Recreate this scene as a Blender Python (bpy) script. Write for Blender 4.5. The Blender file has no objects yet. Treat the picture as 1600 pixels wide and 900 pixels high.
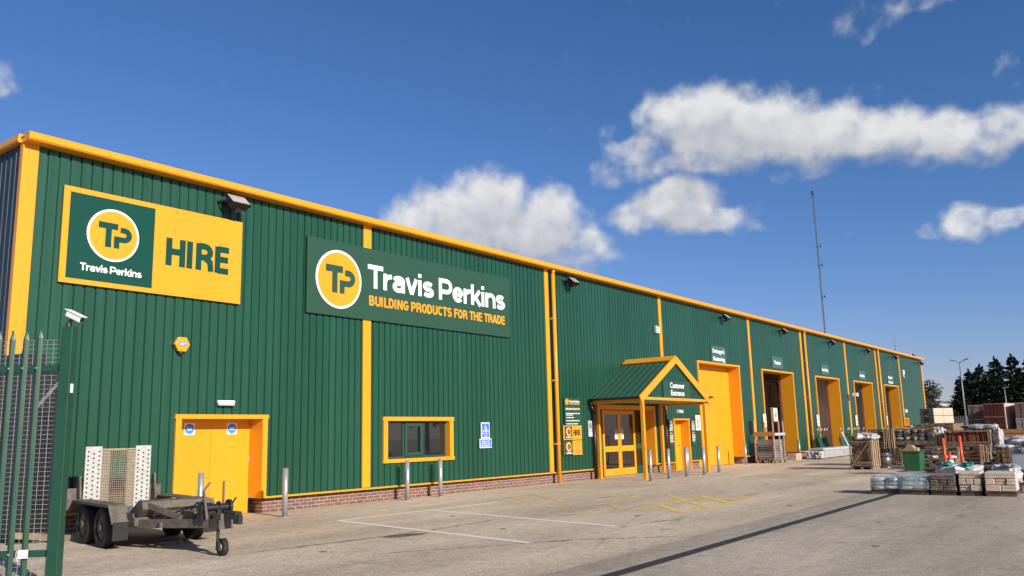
import bpy, math, random
from mathutils import Vector, Matrix
R = math.radians
sc = bpy.context.scene
C = sc.collection
rng = random.Random(7)

# ------------------------------------------------------------------ camera
cam = bpy.data.cameras.new('camera'); cam_o = bpy.data.objects.new('camera', cam); C.objects.link(cam_o)
YAW, PIT, ROL = 0.919716, 0.174759, -0.024974
fw = Vector((math.sin(YAW)*math.cos(PIT), math.cos(YAW)*math.cos(PIT), math.sin(PIT)))
rt = Vector((math.cos(YAW), -math.sin(YAW), 0)); up = rt.cross(fw)
r2 = rt*math.cos(ROL)+up*math.sin(ROL); u2 = up*math.cos(ROL)-rt*math.sin(ROL)
M = Matrix((r2, u2, -fw)).transposed().to_4x4(); M.translation = Vector((0, -15.503, 1.4797))
cam_o.matrix_world = M
cam.sensor_width = 36; cam.lens = 1316.17/1600*36; cam.clip_start = .1; cam.clip_end = 6000
sc.camera = cam_o

# ------------------------------------------------------------------ sky, clouds, sun
SUN_AZ, SUN_EL = 193.0, 23.0
world = bpy.data.worlds.new('World'); sc.world = world; world.use_nodes = True
nt = world.node_tree; N = nt.nodes; L = nt.links
bg = N['Background']; bg.inputs[1].default_value = .077
sky = N.new('ShaderNodeTexSky'); sky.sky_type = 'NISHITA'; sky.sun_disc = False
sky.sun_elevation = R(SUN_EL); sky.sun_rotation = R(SUN_AZ); sky.altitude = 0
sky.air_density = 1.0; sky.dust_density = .25; sky.ozone_density = 5.0

def mth(op, a, b=None, c=None, clamp=False):
    n = N.new('ShaderNodeMath'); n.operation = op; n.use_clamp = clamp
    for i, v in enumerate((a, b, c)):
        if v is None: continue
        if isinstance(v, (int, float)): n.inputs[i].default_value = v
        else: L.new(v, n.inputs[i])
    return n.outputs[0]
def vmth(op, a, b=None, out=0):
    n = N.new('ShaderNodeVectorMath'); n.operation = op
    for i, v in enumerate((a, b)):
        if v is None: continue
        if isinstance(v, tuple): n.inputs[i].default_value = v
        else: L.new(v, n.inputs[i])
    return n.outputs[out]
tc = N.new('ShaderNodeTexCoord')
dirv = tc.outputs['Generated']
# clouds: (azimuth deg, elevation deg, half width, half height, weight)
CLOUDS = [
 (48.6,14.2,4.4,2.5,1.0),(51.2,15.3,2.9,2.3,1.0),(54.4,14.2,3.2,2.3,1.0),(46.4,13.6,3.0,1.6,.9),(57.2,12.6,2.6,1.5,.8),(50.5,11.5,6.5,2.3,.9),
 (64.3,15.2,2.6,1.7,1.0),(62.2,14.4,2.4,1.0,.8),(66.6,13.9,2.6,.9,.72),(68.6,13.2,1.4,.6,.5),
 (63.6,21.0,2.0,1.6,.75),(66.3,20.3,3.2,2.2,1.0),(70.0,19.3,4.0,2.0,1.0),(74.0,18.6,3.2,1.7,1.0),(77.4,18.1,2.8,1.5,1.0),(80.8,17.4,2.7,1.25,.92),(61.6,18.9,2.2,.9,.7),(66.5,18.0,4.5,.9,.75),(84.0,17.0,2.4,1.3,.85),(72.6,16.4,2.6,.7,.5),(60.0,20.2,1.0,.6,.36),(87.5,16.6,2.0,1.5,.8),
 (81.6,12.1,1.4,.95,.85),(83.9,11.9,1.6,.6,.7),(79.8,11.6,1.4,.5,.45),
 (77.3,24.9,2.0,1.3,.46),(80.8,25.6,3.0,.8,.44),(85.0,20.2,.9,1.3,.42),(76.4,20.7,1.6,.7,.40),(61.0,17.6,2.5,1.0,.6),(76,16.6,3.5,.7,.4),
 (19.6,21.2,1.5,1.2,.62),(56.0,16.0,1.6,.6,.36),(46.5,16.6,1.6,.6,.30)]
def density(vec):
    sx = N.new('ShaderNodeSeparateXYZ'); L.new(vec, sx.inputs[0])
    az = mth('MULTIPLY', mth('ARCTAN2', sx.outputs[0], sx.outputs[1]), 57.29578)
    el = mth('MULTIPLY', mth('ARCSINE', sx.outputs[2]), 57.29578)
    cb = N.new('ShaderNodeCombineXYZ'); L.new(az, cb.inputs[0]); L.new(el, cb.inputs[1])
    nz = N.new('ShaderNodeTexNoise'); nz.inputs['Scale'].default_value = .33; nz.inputs['Detail'].default_value = 3
    L.new(cb.outputs[0], nz.inputs['Vector'])
    wv = vmth('MULTIPLY', vmth('SUBTRACT', nz.outputs['Color'], (.5, .5, .5)), (2.0, 1.5, 0))
    p = vmth('ADD', cb.outputs[0], wv)
    best = None
    for a, e, w, h, k in CLOUDS:
        d = vmth('LENGTH', vmth('MULTIPLY', vmth('SUBTRACT', p, (a, e, 0)), (1/w, 1/h, 0)), None, 1)
        m = mth('MULTIPLY', mth('SUBTRACT', 1.72, d, None, True), k)
        best = m if best is None else mth('SMOOTH_MAX', best, m, .22)
    n2 = N.new('ShaderNodeTexNoise'); n2.inputs['Scale'].default_value = .62; n2.inputs['Detail'].default_value = 7
    n2.inputs['Roughness'].default_value = .5; L.new(cb.outputs[0], n2.inputs['Vector'])
    return mth('ADD', best, mth('MULTIPLY', mth('SUBTRACT', n2.outputs[0], .52), 1.05)), el
d0, el0 = density(dirv)
d1, _ = density(vmth('NORMALIZE', vmth('ADD', dirv, (-.012, -.006, .034))))
mr = N.new('ShaderNodeMapRange'); mr.interpolation_type = 'SMOOTHSTEP'
L.new(d0, mr.inputs[0]); mr.inputs[1].default_value = .30; mr.inputs[2].default_value = .98
alpha = mth('MULTIPLY', mr.outputs[0], mth('LESS_THAN', 0.02, el0))
lit = mth('ADD', mth('MULTIPLY', mth('SUBTRACT', d0, d1), .85), .30, None, True)
cr = N.new('ShaderNodeMix'); cr.data_type = 'RGBA'; L.new(lit, cr.inputs[0])
cr.inputs[6].default_value = (3.9, 4.1, 4.6, 1); cr.inputs[7].default_value = (7.1, 7.1, 7.2, 1)
tint = N.new('ShaderNodeMix'); tint.data_type = 'RGBA'; tint.blend_type = 'MULTIPLY'; tint.inputs[0].default_value = 1
sp = N.new('ShaderNodeSeparateColor'); cbn = N.new('ShaderNodeCombineColor'); L.new(sky.outputs[0], sp.inputs[0])
L.new(mth('POWER', sp.outputs[0], 1.3), cbn.inputs[0]); L.new(sp.outputs[1], cbn.inputs[1]); L.new(sp.outputs[2], cbn.inputs[2])
L.new(cbn.outputs[0], tint.inputs[6]); tint.inputs[7].default_value = (.64, .82, 1.04, 1)
mx = N.new('ShaderNodeMix'); mx.data_type = 'RGBA'; L.new(mth('MULTIPLY', alpha, .96), mx.inputs[0])
L.new(tint.outputs[2], mx.inputs[6]); L.new(cr.outputs[2], mx.inputs[7])
L.new(mx.outputs[2], bg.inputs[0])
world.cycles.sampling_method = 'MANUAL'; world.cycles.sample_map_resolution = 512

sun = bpy.data.lights.new('sun', 'SUN'); sun.energy = 4.2; sun.angle = R(.5); sun.color = (1, .91, .77)
sun_o = bpy.data.objects.new('sun', sun); C.objects.link(sun_o)
sd = Vector((math.sin(R(SUN_AZ))*math.cos(R(SUN_EL)), math.cos(R(SUN_AZ))*math.cos(R(SUN_EL)), math.sin(R(SUN_EL))))
sun_o.rotation_euler = sd.to_track_quat('Z', 'Y').to_euler(); sun_o.location = (0, -40, 30)
vs = sc.view_settings; vs.view_transform = 'Standard'; vs.look = 'None'; vs.exposure = 0.55; vs.gamma = 1; vs.use_curve_mapping = False
sc.cycles.max_bounces = 6; sc.cycles.use_denoising = True

# ------------------------------------------------------------------ materials
def mat(name, col, rough=.5, var=.12, scale=3.0, bump=0.0, bscale=60, metal=0.0, col2=None, spec=.5, detail=5, alpha=None, trans=0, coat=0, stretch=(1,1,1)):
    m = bpy.data.materials.new(name); m.use_nodes = True
    t = m.node_tree; b = t.nodes['Principled BSDF']; g = t.nodes.new('ShaderNodeNewGeometry')
    mp = t.nodes.new('ShaderNodeMapping'); mp.inputs['Scale'].default_value = stretch; t.links.new(g.outputs['Position'], mp.inputs[0])
    n = t.nodes.new('ShaderNodeTexNoise'); n.inputs['Scale'].default_value = scale; n.inputs['Detail'].default_value = detail; n.inputs['Roughness'].default_value = .62
    t.links.new(mp.outputs[0], n.inputs['Vector'])
    rp = t.nodes.new('ShaderNodeValToRGB'); e = rp.color_ramp.elements
    c2 = col2 or tuple(min(1, c*(1+var)) for c in col); c1 = col if col2 else tuple(c*(1-var) for c in col)
    e[0].position = .3; e[1].position = .7; e[0].color = (*c1, 1); e[1].color = (*c2, 1)
    t.links.new(n.outputs[0], rp.inputs[0]); t.links.new(rp.outputs[0], b.inputs['Base Color'])
    b.inputs['Roughness'].default_value = rough; b.inputs['Metallic'].default_value = metal; b.inputs['Specular IOR Level'].default_value = spec
    b.inputs['Coat Weight'].default_value = coat
    if trans: b.inputs['Transmission Weight'].default_value = trans
    if alpha is not None: b.inputs['Alpha'].default_value = alpha
    if bump:
        n2 = t.nodes.new('ShaderNodeTexNoise'); n2.inputs['Scale'].default_value = bscale; n2.inputs['Detail'].default_value = 4
        t.links.new(g.outputs['Position'], n2.inputs['Vector'])
        bp = t.nodes.new('ShaderNodeBump'); bp.inputs['Strength'].default_value = bump; bp.inputs['Distance'].default_value = .02
        t.links.new(n2.outputs[0], bp.inputs['Height']); t.links.new(bp.outputs[0], b.inputs['Normal'])
    return m
GREEN = mat('green_cladding', (.0130, .068, .040), .30, .10, .9, spec=.5, stretch=(1, 1, .25))
def sheeted(m, w=1.0):
    t = m.node_tree; b = t.nodes['Principled BSDF']; g = t.nodes.new('ShaderNodeNewGeometry'); sx = t.nodes.new('ShaderNodeSeparateXYZ'); t.links.new(g.outputs['Position'], sx.inputs[0])
    def mm(op, a, v):
        n = t.nodes.new('ShaderNodeMath'); n.operation = op; t.links.new(a, n.inputs[0]); n.inputs[1].default_value = v; return n.outputs[0]
    wn = t.nodes.new('ShaderNodeTexWhiteNoise'); wn.noise_dimensions = '1D'; t.links.new(mm('FLOOR', mm('MULTIPLY', sx.outputs[0], 1/w), 0), wn.inputs['W'])
    vn = t.nodes.new('ShaderNodeTexNoise'); vn.inputs['Scale'].default_value = 1; vn.inputs['Detail'].default_value = 6; mp = t.nodes.new('ShaderNodeMapping'); mp.inputs['Scale'].default_value = (7, 7, .12)
    t.links.new(g.outputs['Position'], mp.inputs[0]); t.links.new(mp.outputs[0], vn.inputs['Vector'])
    old = b.inputs['Base Color'].links[0].from_socket; hv = t.nodes.new('ShaderNodeHueSaturation'); t.links.new(old, hv.inputs['Color'])
    ad = t.nodes.new('ShaderNodeMath'); ad.operation = 'ADD'; t.links.new(mm('MULTIPLY', wn.outputs['Value'], .16), ad.inputs[0]); t.links.new(mm('MULTIPLY', vn.outputs[0], .46), ad.inputs[1])
    t.links.new(mm('ADD', ad.outputs[0], .70), hv.inputs['Value']); t.links.new(hv.outputs[0], b.inputs['Base Color'])
    rn = mm('ADD', mm('MULTIPLY', vn.outputs[0], .2), .22); t.links.new(rn, b.inputs['Roughness'])
    bn = t.nodes.new('ShaderNodeTexNoise'); bn.inputs['Scale'].default_value = 1.6; t.links.new(g.outputs['Position'], bn.inputs['Vector'])
    bp = t.nodes.new('ShaderNodeBump'); bp.inputs['Strength'].default_value = .25; bp.inputs['Distance'].default_value = .03; t.links.new(bn.outputs[0], bp.inputs['Height']); t.links.new(bp.outputs[0], b.inputs['Normal'])
sheeted(GREEN)
GREEN2 = mat('green_sign', (.024, .072, .046), .4, .05, 1.5, spec=.35)
GREEN4 = mat('bay_sign_sheen_green', (.045, .115, .088), .3, .05, 1.5, spec=.5)  # lighter than the other boards: sky reflection is put into the colour
GREEN3 = mat('deep_green_sign', (.004, .058, .038), .3, .05, 1.5, spec=.45)
GFENCE = mat('fence_green', (.012, .064, .039), .4, .15, 5, spec=.4)
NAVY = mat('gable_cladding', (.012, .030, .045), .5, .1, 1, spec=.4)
YEL = mat('yellow_trim', (.74, .318, .016), .38, .05, 1.2, spec=.4, stretch=(1, 1, .3))
YDOOR = mat('yellow_door', (.73, .315, .014), .42, .04, .8, spec=.35)
WHITE = mat('white_paint', (.80, .80, .80), .4, .03, 4)
BLUE = mat('blue_sign', (.05, .16, .55), .4, .04, 4)
ROOF = mat('roof_sheet', (.05, .10, .075), .4, .1, 1)
GALV = mat('galvanised_steel', (.42, .43, .45), .42, .22, 26, .12, 90, metal=.55)
DARK = mat('dark_metal', (.016, .016, .018), .45, .2, 8)
BLACK = mat('black_plastic', (.010, .010, .012), .4, .2, 8)
LENS = mat('lamp_glass', (.35, .36, .37), .12, .2, 14, spec=.8)
RUBBER = mat('rubber', (.018, .017, .017), .8, .3, 20, .3, 120)
TGREY = mat('trailer_paint', (.06, .051, .042), .7, .35, 9, .2, 40, col2=(.155, .132, .107))
TGREY2 = mat('trailer_rust', (.07, .055, .042), .8, .4, 9, .25, 50, col2=(.17, .14, .108))
ALU = mat('ramp_white', (.34, .335, .32), .55, .2, 14, .1, 60, col2=(.50, .50, .485))
MESHM = mat('ramp_mesh', (.30, .23, .16), .6, .3, 12, col2=(.42, .34, .25))
WIRE = mat('galvanised_wire', (.42, .44, .46), .45, .1, 10, metal=.4)
WOOD = mat('pale_timber', (.36, .25, .15), .75, .2, 5, .2, 50, col2=(.56, .42, .27))
WOOD2 = mat('weathered_timber', (.13, .095, .062), .85, .2, 6, .25, 50, col2=(.27, .205, .14))
WOODD = mat('dark_timber', (.045, .032, .022), .85, .2, 6, .25, 50, col2=(.14, .10, .068))
OCHRE = mat('ochre_board', (.30, .14, .045), .7, .2, 4, col2=(.42, .21, .07))
STONE = mat('grey_stone', (.12, .115, .105), .9, .3, 7, .6, 25, col2=(.42, .40, .37))
STONED = mat('dark_stone', (.08, .062, .045), .9, .3, 9, .7, 40, col2=(.30, .24, .18))
CREAM = mat('cream_block', (.46, .36, .27), .85, .2, 9, .3, 60, col2=(.66, .54, .43))
TERRA = mat('terracotta', (.16, .05, .024), .8, .3, 9, .2, 60, col2=(.36, .12, .05))
PLAST = mat('clear_wrap', (.55, .57, .58), .2, .25, 9, .5, 14, alpha=.34, spec=.7)
PLASTW = mat('white_wrap', (.34, .35, .36), .3, .3, 7, .6, 16, spec=.6, col2=(.58, .59, .60))
TEAL = mat('teal_plastic', (.02, .20, .17), .35, .3, 9, .4, 20, col2=(.04, .34, .27))
TEALP = mat('printed_sack', (.52, .53, .54), .35, .3, 3, .5, 18, col2=(.05, .24, .26), spec=.6, stretch=(.35, .35, 5))
BAGW = mat('white_sack', (.55, .56, .58), .4, .25, 6, .5, 18)
BINM = mat('bin_green', (.020, .11, .042), .4, .12, 5)
ORANGE = mat('orange_plastic', (.75, .085, .02), .4, .1, 5)
CARD = mat('cardboard', (.38, .24, .13), .85, .1, 5)
STEELB = mat('keg_steel', (.22, .22, .23), .35, .2, 7, metal=.6)
GREYP = mat('grey_pipe', (.42, .43, .46), .45, .1, 6)
BARK = mat('bark', (.07, .055, .04), .9, .2, 10, .4, 30)
CONIF = mat('conifer_needles', (.008, .015, .009), .85, .3, .5, col2=(.028, .046, .024), spec=.2)
LEAF = mat('grey_green_leaves', (.035, .048, .030), .8, .3, .8, col2=(.075, .09, .055), spec=.2)
LEAF2 = mat('dark_leaves', (.02, .034, .014), .8, .3, .8, col2=(.05, .075, .03), spec=.2)
MAST = mat('mast_haze_grey', (.10, .11, .15), .6, .1, 2)  # blue cast of distant haze is mixed into the grey
LINER = mat('grey_liner', (.66, .64, .68), .6, .08, 2)
INNER = mat('interior_dark', (.05, .05, .05), .8, .2, 1)
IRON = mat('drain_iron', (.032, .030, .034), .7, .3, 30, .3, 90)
CONC = mat('kerb_concrete', (.36, .31, .255), .9, .25, 5, .2, 60)
FARROOF = mat('far_roof', (.11, .11, .12), .8, .15, .6)
GALVFAR = mat('far_fence_grey', (.22, .23, .25), .5, .1, 3, metal=.3)
REDSIGN = mat('red_print', (.55, .04, .03), .5, .2, 6)

def glass_mat(name, col, rough=.02):
    m = bpy.data.materials.new(name); m.use_nodes = True; b = m.node_tree.nodes['Principled BSDF']
    b.inputs['Base Color'].default_value = (*col, 1); b.inputs['Roughness'].default_value = rough; b.inputs['Specular IOR Level'].default_value = .9
    b.inputs['Alpha'].default_value = .86; b.inputs['IOR'].default_value = 1.75
    t = m.node_tree; g = t.nodes.new('ShaderNodeNewGeometry'); n = t.nodes.new('ShaderNodeTexNoise'); n.inputs['Scale'].default_value = 1.3
    t.links.new(g.outputs['Position'], n.inputs['Vector']); bp = t.nodes.new('ShaderNodeBump'); bp.inputs['Strength'].default_value = .02
    t.links.new(n.outputs[0], bp.inputs['Height']); t.links.new(bp.outputs[0], b.inputs['Normal'])
    return m
GLASS = glass_mat('window_glass', (.012, .014, .018))
GLASSB = glass_mat('door_glass', (.020, .012, .008))

def brick_mat():
    m = bpy.data.materials.new('red_brick'); m.use_nodes = True; t = m.node_tree; b = t.nodes['Principled BSDF']
    g = t.nodes.new('ShaderNodeNewGeometry'); s = t.nodes.new('ShaderNodeSeparateXYZ'); t.links.new(g.outputs['Position'], s.inputs[0])
    a = t.nodes.new('ShaderNodeMath'); a.operation = 'ADD'; t.links.new(s.outputs[0], a.inputs[0]); t.links.new(s.outputs[1], a.inputs[1])
    c = t.nodes.new('ShaderNodeCombineXYZ'); t.links.new(a.outputs[0], c.inputs[0]); t.links.new(s.outputs[2], c.inputs[1])
    br = t.nodes.new('ShaderNodeTexBrick'); t.links.new(c.outputs[0], br.inputs['Vector'])
    br.inputs['Scale'].default_value = 1; br.inputs['Brick Width'].default_value = .225; br.inputs['Row Height'].default_value = .075
    br.inputs['Mortar Size'].default_value = .009; br.inputs['Mortar Smooth'].default_value = .2; br.inputs['Bias'].default_value = -.1
    br.inputs['Color1'].default_value = (.20, .058, .036, 1); br.inputs['Color2'].default_value = (.12, .066, .048, 1); br.inputs['Mortar'].default_value = (.33, .26, .21, 1)
    n = t.nodes.new('ShaderNodeTexNoise'); n.inputs['Scale'].default_value = 9; n.inputs['Detail'].default_value = 6; t.links.new(g.outputs['Position'], n.inputs['Vector'])
    mixn = t.nodes.new('ShaderNodeMix'); mixn.data_type = 'RGBA'; mixn.blend_type = 'OVERLAY'; mixn.inputs[0].default_value = .6
    t.links.new(br.outputs['Color'], mixn.inputs[6]); t.links.new(n.outputs[0], mixn.inputs[7])
    hs = t.nodes.new('ShaderNodeHueSaturation'); hs.inputs['Saturation'].default_value = .8; t.links.new(mixn.outputs[2], hs.inputs['Color'])
    t.links.new(hs.outputs[0], b.inputs['Base Color']); b.inputs['Roughness'].default_value = .9
    bp = t.nodes.new('ShaderNodeBump'); bp.inputs['Strength'].default_value = .5; bp.inputs['Distance'].default_value = .01; bp.invert = True
    t.links.new(br.outputs['Fac'], bp.inputs['Height']); t.links.new(bp.outputs[0], b.inputs['Normal'])
    return m
BRICK = brick_mat()

def ground_mat(name, a, b_, dark, worn=.0):
    m = bpy.data.materials.new(name); m.use_nodes = True; t = m.node_tree; p = t.nodes['Principled BSDF']
    g = t.nodes.new('ShaderNodeNewGeometry')
    def noise(s, d, r=.6, st=None):
        n = t.nodes.new('ShaderNodeTexNoise'); n.inputs['Scale'].default_value = s; n.inputs['Detail'].default_value = d; n.inputs['Roughness'].default_value = r
        if st:
            mp = t.nodes.new('ShaderNodeMapping'); mp.inputs['Scale'].default_value = st; t.links.new(g.outputs['Position'], mp.inputs[0]); t.links.new(mp.outputs[0], n.inputs['Vector'])
        else: t.links.new(g.outputs['Position'], n.inputs['Vector'])
        return n.outputs[0]
    def ramp(src, lo, hi, c0, c1):
        r = t.nodes.new('ShaderNodeValToRGB'); r.color_ramp.elements[0].position = lo; r.color_ramp.elements[1].position = hi
        r.color_ramp.elements[0].color = (*c0, 1); r.color_ramp.elements[1].color = (*c1, 1); t.links.new(src, r.inputs[0]); return r.outputs[0]
    def mix(kind, f, x, y):
        n = t.nodes.new('ShaderNodeMix'); n.data_type = 'RGBA'; n.blend_type = kind; n.inputs[0].default_value = f
        t.links.new(x, n.inputs[6]); t.links.new(y, n.inputs[7]); return n.outputs[2]
    base = ramp(noise(.22, 6, .6), .35, .66, a, b_)
    strk = ramp(noise(.5, 5, .65, (.16, 1.3, 1)), .34, .62, (.80, .79, .77), (1.12, 1.11, 1.10))
    spk = ramp(noise(46, 3, .7), .36, .62, (.52, .50, .47), (1.36, 1.35, 1.33))
    spk2 = ramp(noise(150, 2, .7), .40, .62, (.66, .65, .63), (1.26, 1.25, 1.23))
    blot = ramp(noise(1.4, 8, .72), .30, .44, dark, (1, 1, 1))
    mid = ramp(noise(15, 4, .72), .34, .64, (.80, .785, .77), (1.13, 1.125, 1.115)); big = ramp(noise(4.5, 6, .7), .34, .60, (.80, .785, .765), (1.08, 1.08, 1.07))
    c = mix('MULTIPLY', .9, base, strk); c = mix('MULTIPLY', .8, c, mid); c = mix('MULTIPLY', .8, c, big); c = mix('MULTIPLY', .75, c, spk); c = mix('MULTIPLY', .55, c, spk2); c = mix('MULTIPLY', .55, c, blot)
    t.links.new(c, p.inputs['Base Color']); p.inputs['Roughness'].default_value = .9; p.inputs['Specular IOR Level'].default_value = .25
    bp = t.nodes.new('ShaderNodeBump'); bp.inputs['Strength'].default_value = .55; bp.inputs['Distance'].default_value = .012
    t.links.new(noise(70, 5, .7), bp.inputs['Height']); t.links.new(bp.outputs[0], p.inputs['Normal'])
    return m
GROUND = ground_mat('grey_concrete', (.41, .36, .30), (.52, .46, .385), (.62, .60, .57))
YARD = ground_mat('warm_concrete', (.54, .455, .355), (.68, .585, .465), (.60, .56, .50))

def worn_mat(name, col, thr, scale=2.2):
    m = bpy.data.materials.new(name); m.use_nodes = True; t = m.node_tree; b = t.nodes['Principled BSDF']
    g = t.nodes.new('ShaderNodeNewGeometry'); n = t.nodes.new('ShaderNodeTexNoise'); n.inputs['Scale'].default_value = scale; n.inputs['Detail'].default_value = 10; n.inputs['Roughness'].default_value = .78
    t.links.new(g.outputs['Position'], n.inputs['Vector'])
    r = t.nodes.new('ShaderNodeMapRange'); r.inputs[1].default_value = thr-.12; r.inputs[2].default_value = thr+.12; t.links.new(n.outputs[0], r.inputs[0])
    r.inputs[4].default_value = .9
    b.inputs['Base Color'].default_value = (*col, 1); b.inputs['Roughness'].default_value = .85; t.links.new(r.outputs[0], b.inputs['Alpha'])
    return m
WLINE = worn_mat('worn_white_line', (.90, .86, .79), .22)
YLINE = worn_mat('worn_yellow_line', (.88, .60, .10), .33)
YLINE2 = worn_mat('faded_yellow_line', (.85, .62, .20), .49)
STAIN = worn_mat('dirt_stain', (.11, .08, .055), .44, 3.0)
TRACK = worn_mat('tyre_mark', (.30, .26, .21), .62, 1.1)
STAIN2 = worn_mat('dust_stain', (.20, .165, .13), .53, 1.6)

# ------------------------------------------------------------------ mesh helpers
ORG = {}
class MB:
    def __init__(s): s.v = []; s.f = []
    def add(s, vs, fs):
        n = len(s.v); s.v += [tuple(v) for v in vs]; s.f += [tuple(i+n for i in f) for f in fs]; return s
    BF = [(0,3,2,1),(4,5,6,7),(0,1,5,4),(1,2,6,5),(2,3,7,6),(3,0,4,7)]
    def box(s, x0, x1, y0, y1, z0, z1):
        return s.add([(x0,y0,z0),(x1,y0,z0),(x1,y1,z0),(x0,y1,z0),(x0,y0,z1),(x1,y0,z1),(x1,y1,z1),(x0,y1,z1)], MB.BF)
    def bar(s, p, q, w, h, up=(0,0,1)):
        p, q = Vector(p), Vector(q); d = (q-p).normalized(); u = Vector(up)
        if abs(d.dot(u)) > .98: u = Vector((0,1,0))
        a = d.cross(u).normalized(); b = a.cross(d)
        o = [a*(sx*w/2)+b*(sy*h/2) for sx, sy in ((-1,-1),(1,-1),(1,1),(-1,1))]
        return s.add([p+k for k in o]+[q+k for k in o], MB.BF)
    def cyl(s, p, q, r0, r1=None, n=10, cap=True):
        r1 = r0 if r1 is None else r1; p, q = Vector(p), Vector(q); d = (q-p).normalized()
        u = Vector((0,0,1)) if abs(d.z) < .9 else Vector((1,0,0)); a = d.cross(u).normalized(); b = d.cross(a)
        vs = [c+(a*math.cos(2*math.pi*i/n)+b*math.sin(2*math.pi*i/n))*r for c, r in ((p,r0),(q,r1)) for i in range(n)]
        fs = [(i,(i+1)%n,n+(i+1)%n,n+i) for i in range(n)]
        if cap: fs += [tuple(range(n-1,-1,-1)), tuple(range(n,2*n))]
        return s.add(vs, fs)
    def tube(s, pts, r, n=6):
        for a, b in zip(pts, pts[1:]): s.cyl(a, b, r, n=n)
        return s
    def prism(s, poly, f0, f1):
        n = len(poly); vs = [f0(*p) for p in poly]+[f1(*p) for p in poly]
        return s.add(vs, [tuple(range(n-1,-1,-1)), tuple(range(n,2*n))]+[(i,(i+1)%n,n+(i+1)%n,n+i) for i in range(n)])
    def lump(s, x0, x1, y0, y1, z0, z1, seed=0, n=6, e=.45, amp=.12, jit=0):
        rr = random.Random(seed); cx, cy, cz = (x0+x1)/2, (y0+y1)/2, (z0+z1)/2
        ph = [rr.uniform(0, 6.3) for _ in range(9)]; fr = [rr.uniform(2, 6) for _ in range(9)]
        sg = lambda t: math.copysign(abs(t)**e, t)
        vs = []; nu, nv = n*2+4, n+2
        for j in range(nv+1):
            b = -math.pi/2+math.pi*j/nv
            for i in range(nu):
                a = 2*math.pi*i/nu
                x, y, z = sg(math.cos(b))*sg(math.cos(a)), sg(math.cos(b))*sg(math.sin(a)), sg(math.sin(b))
                k = 1+amp*(math.sin(fr[0]*x+ph[0])*math.sin(fr[1]*y+ph[1])+.6*math.sin(fr[2]*2*z+ph[2]+fr[3]*x)+.4*math.sin(fr[4]*2.5*y+ph[3]-fr[5]*x))
                k += rr.uniform(-jit, jit); kz = k if z > 0 else 1
                vs.append((cx+x*k*(x1-x0)/2, cy+y*k*(y1-y0)/2, max(z0, cz+z*kz*(z1-z0)/2)))
        fs = [(j*nu+i, j*nu+(i+1)%nu, (j+1)*nu+(i+1)%nu, (j+1)*nu+i) for j in range(nv) for i in range(nu)]
        return s.add(vs, fs)
    def build(s, name, m, parent=None, smooth=False, bevel=0, local=False):
        me = bpy.data.meshes.new(name)
        o0 = Vector((0,0,0)) if local or parent is None else ORG[parent]
        me.from_pydata([Vector(v)-o0 for v in s.v], [], s.f); me.materials.append(m)
        if smooth:
            for p in me.polygons: p.use_smooth = True
        me.validate(); me.update()
        o = bpy.data.objects.new(name, me); C.objects.link(o)
        if parent is not None: o.parent = parent
        ORG[o] = o0 if not local else (ORG.get(parent, Vector((0,0,0))) if parent else Vector((0,0,0)))
        if bevel:
            b = o.modifiers.new('bevel', 'BEVEL'); b.width = bevel; b.segments = 2; b.limit_method = 'ANGLE'; b.angle_limit = R(50)
        return o
def thing(name, label, cat, loc=(0,0,0), rz=0, group=None):
    o = bpy.data.objects.new(name, None); C.objects.link(o); o.location = loc; o.rotation_euler = (0,0,rz); o.empty_display_size = .2
    o['label'] = label; o['category'] = cat
    if group: o['group'] = group
    ORG[o] = Vector(loc); return o
def tag(o, label, cat, group=None):
    o['label'] = label; o['category'] = cat
    if group: o['group'] = group
    return o
def struct(o): o['kind'] = 'structure'; return o
def dup(root, loc, rz=None, label=None, group=None):
    def cp(o, par):
        c = o.copy(); C.objects.link(c)
        if par is not None: c.parent = par
        for ch in list(o.children): cp(ch, c)
        return c
    r = cp(root, None); r.location = loc
    if root.name == 'floodlight': r.scale = (1, 1, 1)
    if rz is not None: r.rotation_euler = (0,0,rz)
    if label: r['label'] = label
    if group: r['group'] = group
    return r

# ------------------------------------------------------------------ stroke lettering
def arc(cx, cy, rx, ry, a0, a1, n=10):
    return [(cx+rx*math.cos(R(a0+(a1-a0)*i/n)), cy+ry*math.sin(R(a0+(a1-a0)*i/n))) for i in range(n+1)]
LOW = {
 'T': (.74, [[(.0,.9),(.72,.9)], [(.36,0),(.36,.9)]]),
 'r': (.47, [[(.1,0),(.1,.72)], arc(.40,.38,.29,.24,175,85,7)]),
 'a': (.69, [arc(.32,.47,.23,.16,165,0,9)+[(.55,0)], [(.55,.42),(.34,.39)]+arc(.30,.235,.2,.15,95,270,9)+[(.42,.10),(.55,.22)]]),
 'v': (.62, [[(.07,.72),(.31,.02)], [(.55,.72),(.31,.02)]]),
 'i': (.30, [[(.14,0),(.14,.72)], [(.14,.83),(.14,1.0)]]),
 's': (.62, [arc(.31,.495,.20,.13,25,270,10)[:-1]+arc(.31,.225,.22,.135,90,-155,10)]),
 'P': (.80, [[(.1,0),(.1,1)], [(.1,.9),(.45,.9)]+arc(.45,.645,.24,.255,85,-85,9)+[(.45,.39),(.1,.39)]]),
 'e': (.67, [[(.1,.36),(.56,.36)], arc(.33,.36,.235,.27,0,318,16)]),
 'k': (.63, [[(.1,0),(.1,1)], [(.14,.25),(.55,.72)], [(.27,.40),(.58,0)]]),
 'n': (.70, [[(.1,0),(.1,.72)], arc(.345,.42,.23,.21,165,0,9)+[(.575,0)]]), ' ': (.30, [])}
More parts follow.
